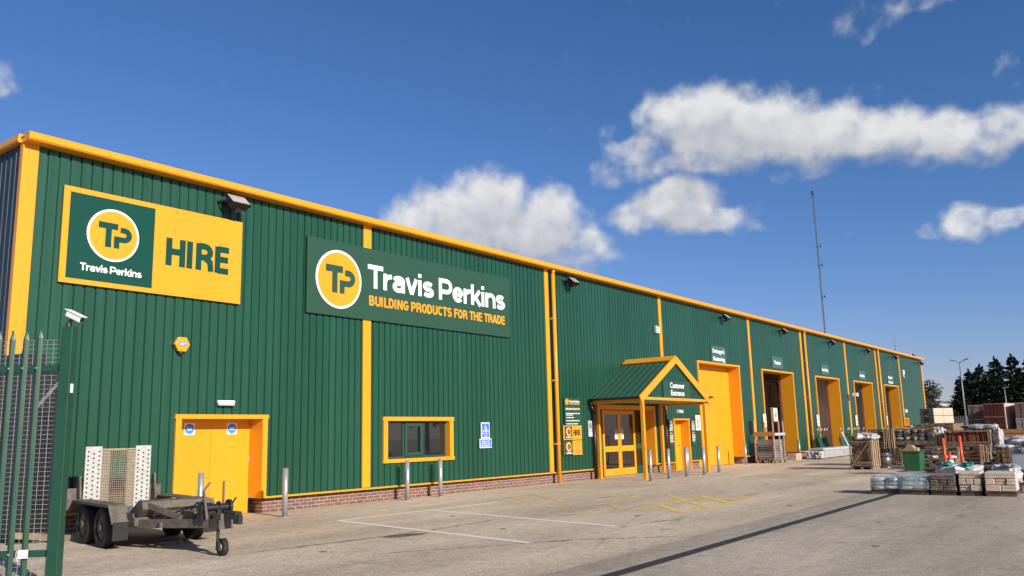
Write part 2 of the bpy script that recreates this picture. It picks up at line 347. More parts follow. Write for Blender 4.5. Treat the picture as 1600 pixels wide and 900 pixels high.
CAP = {
 'B': (.58, [[(.1,0),(.1,1)], [(.1,.91),(.28,.91)]+arc(.28,.72,.15,.19,85,-85,7)+[(.1,.53)], [(.1,.50),(.28,.50)]+arc(.28,.295,.18,.205,85,-85,7)+[(.1,.09)]]),
 'U': (.60, [[(.1,1),(.1,.3)]+arc(.29,.28,.19,.19,180,360,8)+[(.48,1)]]),
 'I': (.28, [[(.1,0),(.1,1)]]), 'L': (.46, [[(.1,0),(.1,1)], [(.1,.09),(.44,.09)]]),
 'D': (.60, [[(.1,0),(.1,1)], [(.1,.91),(.24,.91)]+arc(.24,.5,.24,.41,85,-85,9)+[(.1,.09)]]),
 'N': (.62, [[(.1,0),(.1,1)], [(.5,0),(.5,1)], [(.1,.97),(.5,.03)]]),
 'G': (.60, [arc(.30,.5,.20,.41,40,330,14)+[(.49,.45),(.32,.45)]]),
 'P': (.56, [[(.1,0),(.1,1)], [(.1,.91),(.28,.91)]+arc(.28,.67,.18,.24,85,-85,8)+[(.1,.43)]]),
 'R': (.60, [[(.1,0),(.1,1)], [(.1,.91),(.28,.91)]+arc(.28,.70,.18,.21,85,-85,8)+[(.1,.49)], [(.30,.48),(.46,.34),(.49,0)]]),
 'O': (.60, [arc(.29,.5,.20,.41,0,361,18)]), 'C': (.58, [arc(.29,.5,.20,.41,42,318,14)]),
 'T': (.52, [[(.0,.91),(.5,.91)], [(.25,0),(.25,.91)]]),
 'S': (.56, [arc(.27,.70,.18,.21,20,265,10)[:-1]+arc(.27,.295,.19,.21,90,-160,10)]),
 'F': (.48, [[(.1,0),(.1,1)], [(.1,.91),(.45,.91)], [(.1,.52),(.42,.52)]]),
 'H': (.62, [[(.1,0),(.1,1)], [(.5,0),(.5,1)], [(.1,.52),(.5,.52)]]),
 'E': (.50, [[(.1,0),(.1,1)], [(.1,.91),(.46,.91)], [(.1,.52),(.44,.52)], [(.1,.09),(.46,.09)]]),
 'A': (.58, [[(.06,0),(.28,1)], [(.52,0),(.30,1)], [(.14,.27),(.44,.27)]]), ' ': (.24, [])}
def strip(mb, pts, t, fmap, d):
    n = len(pts); Lp, Rp = [], []
    for i, (x, y) in enumerate(pts):
        a = pts[max(0, i-1)]; b = pts[min(n-1, i+1)]
        d1 = Vector((x-a[0], y-a[1])); d2 = Vector((b[0]-x, b[1]-y))
        if d1.length < 1e-6: d1 = d2
        if d2.length < 1e-6: d2 = d1
        d1.normalize(); d2.normalize(); m = (d1+d2)
        if m.length < 1e-3: m = d1
        m.normalize(); k = 1/max(.5, m.dot(d1)); nx, ny = -m.y*k*t/2, m.x*k*t/2
        Lp.append((x+nx, y+ny)); Rp.append((x-nx, y-ny))
    vs = [fmap(px, py, d) for px, py in Lp+Rp]+[fmap(px, py, 0) for px, py in Lp+Rp]
    N2 = 2*n; fs = []
    for i in range(n-1):
        fs += [(i, n+i, n+i+1, i+1), (N2+i, i, i+1, N2+i+1), (n+i, N2+n+i, N2+n+i+1, n+i+1)]
    fs += [(0, N2, N2+n, n), (n-1, 2*n-1, N2+2*n-1, N2+n-1)]
    mb.add(vs, fs)
def lettering(text, font, t, x0, x1, z0, h, y, th=.008):
    adv = sum(font[c][0]-(.02 if font is LOW else .0) for c in text)+.04; sx = (x1-x0)/adv; mb = MB(); cx = 0; k = 0
    for ch in text:
        w, strokes = font[ch]
        for st in strokes:
            k += 1
            strip(mb, [(px*sx/h, py) for px, py in st], t, lambda a, b, d, c=cx: (x0+c*sx+a*h, y-d, z0+b*h), th+.0006*(k % 5))
        cx += w-(.02 if font is LOW else .0)
    return mb
def small_text(name, body, m, parent, x0, x1, z, size, y, off=.02):
    cu = bpy.data.curves.new('tmp', 'FONT'); cu.body = body; cu.size = size; cu.offset = off*size; cu.extrude = .002; cu.resolution_u = 3
    to = bpy.data.objects.new('tmp', cu); C.objects.link(to)
    bpy.context.view_layer.update()
    me = bpy.data.meshes.new_from_object(to.evaluated_get(bpy.context.evaluated_depsgraph_get())); bpy.data.objects.remove(to); bpy.data.curves.remove(cu)
    xs = [v.co.x for v in me.vertices]; a, b = min(xs), max(xs); k = (x1-x0)/(b-a); o0 = ORG[parent]
    mb = MB(); mb.add([(x0+(v.co.x-a)*k, y-v.co.z, z+v.co.y) for v in me.vertices], [tuple(p.vertices) for p in me.polygons])
    bpy.data.meshes.remove(me)
    return mb.build(name, m, parent)
def disc(cx, cz, rx, y, th, n=48):
    return MB().prism([(cx+rx*math.cos(2*math.pi*i/n), cz+rx*math.sin(2*math.pi*i/n)) for i in range(n)], lambda a, b: (a, y, b), lambda a, b: (a, y-th, b))
def logo(parent, cx, cz, r, y, green):
    ring = disc(cx, cz, r, y, .012).build('logo_ring', WHITE, parent)
    disc(cx, cz, r*.915, y-.012, .006).build('logo_disc', YEL, ring)
    mb = MB(); f = lambda a, b, d: (cx+a*r*.95, y-.018-d, cz+b*r*.95)
    strip(mb, [(-.62,.36),(.16,.36)], .25, f, .006); strip(mb, [(-.21,.36),(-.21,-.50)], .24, f, .0066)
    strip(mb, [(.26,.26),(.42,.26)]+arc(.42,.065,.21,.195,80,-80,8)+[(.42,-.13),(.02,-.13)], .22, f, .0072)
    strip(mb, [(.13,-.50),(.13,-.05)], .22, f, .0078)
    mb.build('logo_letters', green, ring)

# ------------------------------------------------------------------ ground
def sheet(name, pts, z, m):
    o = MB().add([(x, y, z) for x, y in pts], [tuple(range(len(pts)))]).build(name, m); return struct(o)
sheet('ground', [(-2500,-2500),(2500,-2500),(2500,2500),(-2500,2500)], 0, GROUND)
sheet('forecourt', [(-60,-10.95),(130,-8.2),(130,.62),(-60,.62)], .004, YARD)
def line2(mb, a, b, w, z):
    a, b = Vector((*a, z)), Vector((*b, z)); d = (b-a).normalized(); n = Vector((-d.y, d.x, 0))*w/2
    mb.add([a-n, b-n, b+n, a+n], [(0,1,2,3)])
def rot_y(x, y): return y+.0135*(x-12)
def long_strip(name, x0, x1, y0, y1, z, m):
    return struct(MB().add([(x0,rot_y(x0,y0),z),(x1,rot_y(x1,y0),z),(x1,rot_y(x1,y1),z),(x0,rot_y(x0,y1),z)], [(0,1,2,3)]).build(name, m))
long_strip('drain_channel', -20, 60, -10.655, -10.475, .010, IRON)
mb = MB()
for i in range(80): mb.add([(-20+i,rot_y(-20+i,-10.46),.0),(-19.006+i,rot_y(-19.006+i,-10.46),.0),(-19.006+i,rot_y(-19.006+i,-10.375),.0),(-20+i,rot_y(-20+i,-10.375),.0),
    (-20+i,rot_y(-20+i,-10.46),.008),(-19.006+i,rot_y(-19.006+i,-10.46),.008),(-19.006+i,rot_y(-19.006+i,-10.375),.008),(-20+i,rot_y(-20+i,-10.375),.008)], MB.BF)
struct(mb.build('kerb_edging', CONC))
mb = MB(); line2(mb, (10.97,-2.92), (9.86,-8.19), .115, .008); line2(mb, (13.37,-3.02), (12.22,-8.19), .115, .0085); line2(mb, (10.95,-2.92), (15.6,-3.08), .115, .0082)
struct(mb.build('parking_bay_lines', WLINE))
mb = MB()
for i, (p, q) in enumerate((((14.8,-8.08),(18.42,-8.05)),((18.4,-8.0),(18.85,-5.4)),((15.0,-6.92),(18.6,-6.9)),((16.0,-8.03),(18.78,-5.75)),((17.1,-8.0),(18.65,-6.7)),((14.85,-8.0),(16.2,-6.85)),((16.7,-7.0),(18.3,-7.75)))): line2(mb, p, q, .115, .008+.0004*i)
struct(mb.build('yellow_hatching', YLINE))
mb = MB()
for i, (p, q) in enumerate((((14.85,-8.0),(15.95,-2.5)),((15.2,-5.6),(18.85,-5.7)),((18.85,-5.4),(19.25,-2.1)),((15.9,-2.5),(19.2,-2.2)),((18.95,-3.3),(17.5,-5.6)),((18.9,-4.3),(17.6,-5.6)),((18.0,-2.4),(15.4,-5.2)),((16.9,-2.5),(15.7,-3.9)),((15.2,-6.5),(16.1,-5.65)))): line2(mb, p, q, .11, .008+.0004*i)
struct(mb.build('faded_yellow_hatching', YLINE2))
def crack(name, pts, w, m, seed):
    rr = random.Random(seed); mb = MB(); P = []
    for (a, b) in zip(pts, pts[1:]):
        n = max(2, int(math.hypot(b[0]-a[0], b[1]-a[1])/.12))
        for i in range(n): P.append((a[0]+(b[0]-a[0])*i/n+rr.uniform(-.03,.03), a[1]+(b[1]-a[1])*i/n+rr.uniform(-.03,.03)))
    top = []; bot = []
    for i, (x, y) in enumerate(P):
        e = math.sin(math.pi*(i+.5)/len(P))**.5*w*rr.uniform(.35, 1); top.append((x, y+e, .0062)); bot.append((x, y-e, .0062))
    n = len(P); mb.add(top+bot, [(n+i, n+i+1, i+1, i) for i in range(n-1)]); return struct(mb.build(name, m))
crack('pavement_crack', [(12.75,-8.38),(13.3,-8.45),(13.95,-8.68)], .045, STAIN, 1)
crack('pavement_crack', [(13.3,-6.25),(13.9,-6.5)], .05, STAIN, 2)
crack('pavement_stain', [(7.2,-5.3),(9.0,-5.6),(10.5,-5.7),(12.6,-5.6)], .10, STAIN2, 3)
crack('pavement_stain', [(9.4,-5.75),(10.3,-5.95)], .20, STAIN, 4)
crack('pavement_crack', [(14.2,-10.95),(13.4,-11.9),(12.6,-13.6)], .012, STAIN, 5)
crack('pavement_crack', [(11.6,-11.6),(12.1,-13.0),(12.3,-13.6)], .05, STAIN2, 6)
crack('pavement_stain', [(17.5,-4.6),(18.7,-5.0)], .16, STAIN2, 8)
crack('pavement_stain', [(8.0,-7.0),(10.5,-8.6),(11.8,-10.1)], .10, STAIN2, 9)
crack('pavement_stain', [(31,-4.0),(35,-4.6)], .2, STAIN2, 10)
for i, pp in enumerate(([(9,-9.6),(14,-7.6),(20,-6.6),(27,-6.4),(36,-6.8)],[(9.4,-10.0),(14.6,-8.3),(20.5,-7.4),(27,-7.6)],[(10,-15),(16,-12.6),(24,-11.9)],[(20,-3.6),(26,-4.4),(33,-5.2)])): crack('tyre_track', pp, .13, TRACK, 20+i)
for i, (x, y) in enumerate(((7.9,-6.2),(12.6,-4.4),(11.2,-6.7),(17.0,-9.4),(22.5,-5.2),(14.5,-11.7),(11.6,-12.4),(26.0,-5.9))): crack('oil_spot', [(x-.12,y),(x+.15,y+.06)], .09, STAIN, 40+i)

# ------------------------------------------------------------------ warehouse
X0, X1, HT = 6.08, 75.7, 7.0
wh = thing('warehouse', 'long green ribbed metal warehouse with yellow trim, brick base and a row of loading doors', 'warehouse', (X0, 0, 0))
BAYS = [(40.32,44.80),(48.36,52.80),(55.79,60.15),(63.09,67.25)]
ROLL = (33.11, 37.60); ENT = (24.95, 29.05); SD = (30.62, 32.02); DD = (9.28, 11.44); WIN = (14.89, 17.50); SD2 = (67.97, 69.36)
PROF = [(0,0),(.152,0),(.156,.034),(.187,.034)]
def clad(mb, u0, u1, z0, z1, openings, fmap, pitch=.2):
    bp = []; k = 0; u = u0
    while u < u1:
        for du, d in PROF:
            if u+du < u1: bp.append((u+du, d))
        u += pitch
    bp.append((u1, 0)); extra = sorted({e for o in openings for e in o[:2] if u0 < e < u1})
    out = []
    for i, (a, d) in enumerate(bp):
        out.append((a, d))
        if i+1 < len(bp):
            b, e = bp[i+1]
            for x in extra:
                if a+1e-5 < x < b-1e-5: out.append((x, d+(e-d)*(x-a)/(b-a)))
    for (a, d), (b, e) in zip(out, out[1:]):
        if b-a < 1e-6: continue
        mid = (a+b)/2; iv = [(z0, z1)]
        for oa, ob, za, zb in openings:
            if oa < mid < ob:
                iv = [w for s, t in iv for w in ((s, min(t, za)), (max(s, zb), t)) if w[1]-w[0] > 1e-4]
        for s, t in iv:
            mb.add([fmap(a, d, s), fmap(b, e, s), fmap(b, e, t), fmap(a, d, t)], [(0,1,2,3)])
ZB = .325
OPEN = [(*DD,0,2.08),(*WIN,1.0,2.05),(*ENT,0,2.5),(*SD,0,2.03),(*ROLL,0,4.48),(*SD2,0,2.12)]+[(*b,0,4.47) for b in BAYS]
mb = MB(); clad(mb, 6.38, 75.5, ZB, 6.86, OPEN, lambda u, d, z: (u, d, z)); front = mb.build('front_wall', GREEN, wh)
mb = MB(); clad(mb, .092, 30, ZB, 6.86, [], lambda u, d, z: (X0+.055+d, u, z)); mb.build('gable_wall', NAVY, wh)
mb = MB(); mb.add([(X1,0,0),(X1,30,0),(X1,30,6.86),(X1,0,6.86)], [(0,1,2,3)]); mb.add([(X0,30,0),(X1,30,0),(X1,30,6.86),(X0,30,6.86)], [(0,1,2,3)]); mb.build('back_wall', GREEN, wh)
mb = MB(); mb.add([(X0,-.1,6.93),(X1,-.1,6.93),(X1,15,8.3),(X0,15,8.3),(X1,30,6.93),(X0,30,6.93)], [(0,1,2,3),(3,2,4,5)]); mb.build('roof', ROOF, wh)
# gutter: bullnosed profile along the eave, verge trim along the gable
gp = [(.02,6.845),(-.255,6.845),(-.285,6.875),(-.285,6.955),(-.255,7.0),(-.05,7.0),(.02,6.96)]
MB().prism(gp, lambda a, b: (X0+.02, a, b), lambda a, b: (X1+.1, a, b)).build('gutter', YEL, wh)
for k in range(17): MB().prism([(.02,6.842),(-.257,6.842),(-.289,6.874),(-.289,6.957),(-.257,7.004),(-.05,7.004),(.02,6.964)], lambda a, b: (10.2+k*3.9, a, b), lambda a, b: (10.25+k*3.9, a, b)).build('gutter_joint', YEL, wh)
MB().prism([(.12,6.845),(-.17,6.845),(-.19,6.88),(-.17,7.0),(.12,7.0)], lambda a, b: (X0+.14+a, .021, b), lambda a, b: (X0+.14+a, 30.2, b+.02)).build('verge_trim', YEL, wh)
MB().box(X0+.035, 6.385, -.028, .09, ZB, 6.845).build('corner_trim', YEL, wh)
MB().box(75.42, X1+.03, -.028, .18, .2, 6.845).build('corner_trim', YEL, wh)
for cx, w in ((14.33,.26),(22.16,.20),(29.98,.22),(39.07,.22),(46.44,.24),(54.55,.24),(61.62,.24),(68.11,.24)):
    MB().box(cx-w/2, cx+w/2, -.026, .012, .365, 6.845).build('cover_strip', YEL, wh)
for cx in (22.40, 46.80, 61.98):
    mb = MB().cyl((cx,-.13,.02), (cx,-.13,6.70), .062, n=14); mb.tube([(cx,-.13,6.68),(cx,-.16,6.86)], .055, 12)
    for z in (1.2, 3.2, 5.2): mb.cyl((cx,-.13,z), (cx,-.13,z+.05), .072, n=14)
    dp = mb.build('downpipe', YEL, wh, True)
    for z in (1.2, 3.2, 5.2): MB().box(cx-.10, cx-.05, -.16, -.02, z, z+.05).build('pipe_bracket', YEL, dp)
gaps = sorted([DD, ENT, SD, ROLL, SD2]+BAYS); x = 6.39; base = []; plin = []
for a, b in gaps:
    if a-x > .02: base.append((x, a))
    x = b
base.append((x, 75.42))
for a, b in base:
    MB().box(a, b, -.036, .03, .315, .352).build('base_flashing', YEL, wh)
    MB().box(a+.03 if a > 7 else a, b-.03, .130, .60, -.02, .314).build('brick_plinth', BRICK, wh)
# window and door surrounds: a border on the face plus a lining into the recess
def surround(name, a, b, z0, z1, t, dep, parent, sill=False):
    mb = MB(); zt = z1
    mb.box(a, a+t, -.045, dep, z0, zt-t*.7); mb.box(b-t, b, -.045, dep, z0, zt-t*.7); mb.box(a-.02, b+.02, -.055, dep, zt-t*.7, zt)
    if sill: mb.box(a-.02, b+.02, -.06, dep, z0-.09, z0)
    return mb.build(name, YEL, parent)
sur = surround('door_surround', *DD, ZB, 2.08, .125, .46, wh)
for i, (a, b) in enumerate(((9.41, 10.355),(10.361, 11.31))):
    lf = MB().box(a, b, .42, .47, .01, 2.0).build('door_leaf', YDOOR, wh)
    cx = 9.86 if i == 0 else 10.86
    sg = MB().box(cx-.12, cx+.12, .414, .4195, 1.68, 1.92).build('door_notice', WHITE, lf)
    disc(cx, 1.80, .105, .4135, .003, 24).build('notice_disc', mat('notice_blue', (.04,.25,.62), .4, .03), sg) if i == 0 else disc(cx, 1.80, .105, .4135, .003, 24).build('notice_disc', bpy.data.materials['notice_blue'], sg)
    mb = MB().box(cx-.07, cx+.07, .408, .4103, 1.805, 1.825).box(cx-.06, cx+.06, .408, .4103, 1.775, 1.79); mb.build('notice_lettering', WHITE, sg)
    if i == 1:
        for z in (.3, 1.1, 1.8): MB().cyl((11.302,.41,z), (11.302,.41,z+.1), .012, n=8).build('hinge', GALV, lf)
ws = surround('window_surround', *WIN, 1.0, 2.05, .145, .17, wh, True)
mb = MB(); a, b = WIN[0]+.145, WIN[1]-.145
mb.box(a, b, .12, .17, 1.0, 1.06); mb.box(a, b, .12, .17, 1.90, 1.947); mb.box(a, a+.05, .121, .17, 1.06, 1.90); mb.box(b-.05, b, .121, .17, 1.06, 1.90)
m1, m2 = a+.70, a+1.42
mb.box(m1-.03, m1+.03, .118, .17, 1.06, 1.90); mb.box(m2-.03, m2+.03, .118, .17, 1.06, 1.90)
wf = mb.build('window', GREEN2, wh, bevel=.004)
mb = MB(); mb.box(m1+.03, m1+.115, .085, .13, 1.06, 1.90); mb.box(m2-.115, m2-.03, .085, .13, 1.06, 1.90); mb.box(m1+.115, m2-.115, .085, .13, 1.06, 1.15); mb.box(m1+.115, m2-.115, .085, .13, 1.81, 1.90)
mb.build('casement', GREEN2, wf, bevel=.004)
for a_, b_ in ((a+.05, m1-.03),(m1+.115, m2-.115),(m2+.03, b-.05)): MB().box(a_, b_, .14, .146, 1.06, 1.90).build('pane', GLASS, wf)
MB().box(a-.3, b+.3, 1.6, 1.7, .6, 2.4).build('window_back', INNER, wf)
# roller door and the open loading bays
def portal(a, b, zt, dep, t=.11):
    return surround('bay_surround', a, b, ZB, zt, t, dep, wh)
portal(*ROLL, 4.48, .5)
mb = MB(); z = .02
while z < 4.38:
    z2 = min(z+.095, 4.39); mb.add([(33.22,.50,z),(37.49,.50,z),(37.49,.490,z+.03),(33.22,.490,z+.03),(37.49,.490,z2-.02),(33.22,.490,z2-.02),(37.49,.50,z2),(33.22,.50,z2)], [(0,1,2,3),(3,2,4,5),(5,4,6,7)]); z = z2
mb.build('roller_door', YDOOR, wh)
for i, b in enumerate(BAYS):
    portal(*b, 4.47, .62)
    for s in (b[0]+.10, b[1]-.16): MB().box(s, s+.06, .64, .74, 0, 4.4).build('shutter_guide', TERRA, wh)
mb = MB()
for a, b, z0, z1 in [(6.2,9.3,0,6.8),(9.3,11.4,2.1,6.8),(11.4,14.9,0,6.8),(14.9,17.5,2.1,6.8),(14.9,17.5,0,.95),(17.5,24.95,0,6.8),(24.95,29.05,2.55,6.8),(29.05,30.6,0,6.8),(30.6,32.1,2.1,6.8),(32.1,33.1,0,6.8),(33.1,37.6,4.5,6.8),(37.6,40.32,0,6.8),
    (40.32,44.8,4.5,6.8),(44.8,48.36,0,6.8),(48.36,52.8,4.5,6.8),(52.8,55.79,0,6.8),(55.79,60.15,4.5,6.8),(60.15,63.09,0,6.8),(63.09,67.25,4.5,6.8),(67.25,75.6,0,6.8)]:
    mb.box(a+.001, b-.001, .622, .70, z0, z1)
mb.build('inner_wall', LINER, wh)
for px in (53.6, 61.0, 67.9):
    mb = MB(); clad(mb, .75, 14, 0, 6.7, [], lambda u, d, z, px=px: (px+d, u, z), .25); mb.build('partition_wall', LINER, wh)
MB().add([(6.3,.6,.006),(75.6,.6,.006),(75.6,29.9,.006),(6.3,29.9,.006)], [(0,1,2,3)]).build('interior_floor', mat('interior_slab', (.42,.40,.38), .7, .2, 1), wh)
# small doors
surround('door_surround', *SD, 0.02, 2.03, .085, .36, wh)
d = MB().box(SD[0]+.085, SD[1]-.085, .34, .38, .01, 1.97).build('side_door', YDOOR, wh)
MB().cyl((31.74,.345,.98), (31.74,.28,.98), .02, n=8).bar((31.75,.285,.98), (31.62,.285,.98), .02, .025).box(31.71, 31.77, .331, .339, .88, 1.12).build('door_handle', GALV, d)
surround('door_surround', *SD2, 0.02, 2.12, .10, .3, wh)
MB().box(SD2[0]+.1, SD2[1]-.1, .28, .32, .01, 2.05).build('side_door', YDOOR, wh)
# customer entrance: recessed glazed screen
mb = MB(); mb.box(ENT[0]-.1, ENT[0]+.06, -.05, .60, .02, 2.5); mb.box(ENT[1]-.06, ENT[1]+.06, -.05, .60, .30, 2.5); mb.box(ENT[0]+.06, ENT[1]-.06, -.04, .60, 2.36, 2.5)
mb.build('entrance_lining', YEL, wh)
gl = [(25.05,25.3),(25.36,26.04),(28.46,28.97)]
mb = MB()
for a_, b_ in ((25.01,25.07),(25.27,25.36),(26.0,26.10),(28.40,28.50),(28.92,28.99)): mb.box(a_, b_, .50, .58, .02, 2.36)
for z0, z1 in ((.02,.30),(.92,1.10),(2.26,2.36)):
    mb.box(25.071, 25.999, .505, .575, z0, z1); mb.box(28.501, 28.919, .505, .575, z0, z1)
scr = mb.build('entrance_screen', GREEN2, wh)
for a_, b_ in ((25.07,25.27),(25.36,26.0),(28.5,28.92)):
    MB().box(a_, b_, .535, .545, .30, .92).box(a_, b_, .535, .545, 1.10, 2.26).build('side_pane', GLASSB, scr)
for k, (a_, b_) in enumerate(((26.10,27.245),(27.255,28.40))):
    mb = MB(); mb.box(a_, a_+.11, .47, .53, .02, 2.34); mb.box(b_-.11, b_, .47, .53, .02, 2.34)
    for z0, z1 in ((.02,.26),(.86,1.06),(2.20,2.34)): mb.box(a_+.11, b_-.11, .472, .528, z0, z1)
    lf = mb.build('entrance_door', YDOOR, wh, bevel=.004)
    MB().box(a_+.11, b_-.11, .495, .505, .26, .86).build('door_pane', GLASSB, lf); MB().box(a_+.11, b_-.11, .495, .505, 1.06, 2.20).build('door_pane', GLASSB, lf)
    cx = b_-.22 if k == 0 else a_+.22
    MB().box(cx-.09, cx+.09, .484, .491, 1.30, 1.44).build('door_notice', WHITE, lf); MB().box(cx-.08, cx+.08, .485, .490, 1.45, 1.66).build('door_notice', GREYP, lf)
MB().box(24.9, 29.1, 4.0, 4.1, 0, 2.6).box(24.7, 24.8, .7, 4, 0, 2.6).box(29.2, 29.3, .7, 4, 0, 2.6).box(24.8, 29.2, .75, 4, 2.6, 2.7).build('lobby_wall', mat('lobby_brown', (.10,.05,.03), .8, .2, 1), wh)
# porch over the entrance
PX, PE, PY = 27.10, 2.68, -1.98
AP = 4.10; hw = 2.62
pm = MB()
for s in (-1, 1):
    L0 = math.hypot(hw, AP-PE); n = 0
    def pf(u, d, v, s=s):   # u along Y, v down the slope 0..1
        return (PX+s*hw*v, u, AP-(AP-PE)*v-d*1.5)
    clad(pm, PY, -.02, 0, 1, [], pf, .25)
porch = pm.build('porch', mat('porch_sheen_sheet', (.030, .085, .055), .24, .1, 1.5, spec=.7, coat=.4), wh)  # roof colour lightened to paint in some sky sheen
for s in (-1, 1): MB().bar((PX+s*.0, PY-.035-.002*s, AP+.03-.10), (PX+s*(hw+.05), PY-.035-.002*s, PE-.10), .05, .24).build('barge_board', YEL, porch)
mb = MB().prism([(-.30,-.16+.025),(0,.02),(.30,-.16+.025),(.30,-.13+.025),(0,.06),(-.30,-.13+.025)], lambda a, b: (PX+a, PY-.055, AP+b), lambda a, b: (PX+a, -.03, AP+b)); mb.build('ridge_cap', YEL, porch)
mb = MB(); yg = PY+.02
bw = 2.36; clad(mb, PX-bw, PX+bw, 0, 1, [], lambda u, d, v: (u, yg+d, PE-.02+v*max(0.0, (AP-PE-.1)*(1-abs(u-PX)/hw))), .2); mb.build('porch_gable', GREEN, porch)
MB().box(PX-hw, PX+hw, PY-.035, PY+.03, PE-.10, PE-.015).build('porch_fascia', YEL, porch)
MB().box(PX-hw+.06, PX-hw+.14, PY+.04, -.03, PE-.19, PE-.03).build('porch_fascia', YEL, porch); MB().box(PX+hw-.14, PX+hw-.06, PY+.04, -.03, PE-.19, PE-.03).build('porch_fascia', YEL, porch)
MB().box(PX-hw+.15, PX+hw-.15, PY+.05, -.04, PE-.10, PE-.07).build('porch_ceiling', mat('porch_soffit', (.32,.28,.24), .7, .05), porch)
for s in (-1, 1):
    g = MB().prism([(0,0),(.11,0),(.12,.07),(.105,.07),(.095,.012),(.015,.012),(.012,.07),(0,.07)], lambda a, b, s=s: (PX+s*(hw-.01+a), PY+.02, PE-.075+b), lambda a, b, s=s: (PX+s*(hw-.01+a), -.03, PE-.075+b)); g.build('porch_gutter', BLACK, porch)
for px, py in ((24.78,PY+.10),(29.52,PY+.10),(24.86,-.12),(29.42,-.12)):
    MB().box(px-.055, px+.055, py-.055, py+.055, 0, PE-.10).build('porch_post', YEL, porch, bevel=.006)
MB().tube([(PX-hw-.04,-.1,PE-.07),(PX-hw-.02,-.10,PE-.25),(24.62,-.10,2.25),(24.62,-.10,.02)], .058, 12).build('porch_downpipe', BLACK, porch, True)
MB().tube([(29.80,-.10,PE-.08),(29.86,-.10,2.3),(29.86,-.10,.02)], .036, 10).build('porch_downpipe', BLACK, porch, True)
MB().box(26.1, 28.2, PY-.022, PY+.015, 2.66, 3.26).build('porch_nameboard', GREEN2, porch)
small_text('porch_lettering', 'Customer', WHITE, porch, 26.62, 27.72, 3.02, .26, PY-.0225); small_text('porch_lettering', 'Entrance', WHITE, porch, 26.66, 27.68, 2.76, .26, PY-.0225)
MB().cyl((29.66,PY-.03,2.76), (29.66,PY-.20,2.74), .035, n=8).build('porch_lamp', BLACK, porch)

# ------------------------------------------------------------------ signs on the wall
def sign(name, label, x0, x1, z0, z1, m, y0=-.04, y1=-.07, cat='sign', group=None):
    t = thing(name, label, cat, ((x0+x1)/2, 0, z0), 0, group)
    return t, MB().box(x0, x1, y1, y0, z0, z1).build('board', m, t)
t, b = sign('wall_sign', 'large yellow hire sign with a green logo square near the left corner of the warehouse', 6.85, 10.63, 4.42, 6.22, YEL)
lp = MB().box(6.965, 8.615, -.078, -.0705, 4.515, 6.12).build('logo_panel', GREEN3, t)
logo(lp, 7.795, 5.425, .505, -.0785, GREEN3)
lettering('Travis Perkins', LOW, .20, 7.21, 8.40, 4.685, .14, -.0785, .004).build('lettering', WHITE, lp)
lettering('HIRE', CAP, .23, 8.87, 10.37, 5.025, .56, -.0705).build('lettering', GREEN3, t)
t, b = sign('wall_sign', 'wide green name board with a yellow disc logo and big white lettering', 12.40, 20.10, 4.43, 6.25, GREEN2)
logo(b, 13.365, 5.325, .715, -.0705, GREEN2)
lettering('Travis Perkins', LOW, .20, 14.30, 19.89, 5.245, .60, -.0705).build('lettering', WHITE, t)
lettering('BUILDING PRODUCTS FOR THE TRADE', CAP, .215, 14.34, 19.87, 4.80, .25, -.0705).build('lettering', YEL, t)
def disabled_sign():
    t, b = sign('parking_sign', 'tall blue parking notice with a wheelchair symbol on the green wall', 18.66, 19.03, 1.46, 1.90, WHITE)
    p = MB().box(18.685, 19.005, -.0735, -.0705, 1.485, 1.875).build('blue_panel', BLUE, t)
    mb = MB(); f = lambda a, b_, d: (18.845+a, -.074-d, 1.76+b_)
    strip(mb, arc(0,-.02,.045,.045,120,380,12), .014, f, .002); strip(mb, [(-.01,.05),(-.01,0),(.035,0),(.055,-.05)], .018, f, .0026); strip(mb, [(-.01,.065),(-.01,.09)], .024, f, .003)
    mb.build('wheelchair_symbol', WHITE, p)
    for z, s, w in ((1.645,'Disabled',.13),(1.58,'parking',.12),(1.515,'only',.07)): small_text('lettering', s, WHITE, p, 18.845-w, 18.845+w, z, .055, -.074)
    t, b = sign('parking_sign', 'wider blue notice with small symbols below the wheelchair sign', 18.585, 19.105, 1.185, 1.445, WHITE)
    p = MB().box(18.605, 19.085, -.0735, -.0705, 1.205, 1.425).build('blue_panel', BLUE, t)
    small_text('lettering', 'Please ask', WHITE, p, 18.67, 19.02, 1.36, .055, -.074); small_text('lettering', 'staff for help', WHITE, p, 18.65, 19.04, 1.30, .055, -.074)
    mb = MB()
    for i in range(4): mb.box(18.66+i*.10, 18.71+i*.10, -.0755, -.074, 1.225, 1.275)
    mb.build('symbol_row', WHITE, p)
disabled_sign()
t, b = sign('notice_board', 'green notice board of white text lines above two small yellow signs left of the porch', 22.90, 23.85, 1.83, 2.69, GREEN2)
r = disc(23.05, 2.56, .10, -.0705, .004, 24).build('logo_disc', YEL, t)
small_text('lettering', 'Travis Perkins', WHITE, t, 23.18, 23.80, 2.54, .11, -.0705); MB().box(23.18, 23.80, -.075, -.0705, 2.48, 2.51).build('yellow_rule', YEL, t)
small_text('lettering', 'BUILDING PRODUCTS', WHITE, t, 22.97, 23.80, 2.30, .085, -.0705)
for i, w in enumerate((.78,.30,.45,.74,.64)):
    mb = MB(); x = 22.99; zz = 2.17-.052*i-(.03*(i > 1))-(.05*max(0, i-2))
    while x < 22.99+w: a_ = rng.uniform(.03,.09); mb.box(x, x+a_, -.0725, -.0705, zz, zz+.028); x += a_+.016
    mb.build('text_line', WHITE, t)
t, b = sign('hire_plate', 'small yellow hire sign with a green logo square left of the porch', 22.80, 23.87, 1.335, 1.795, YEL)
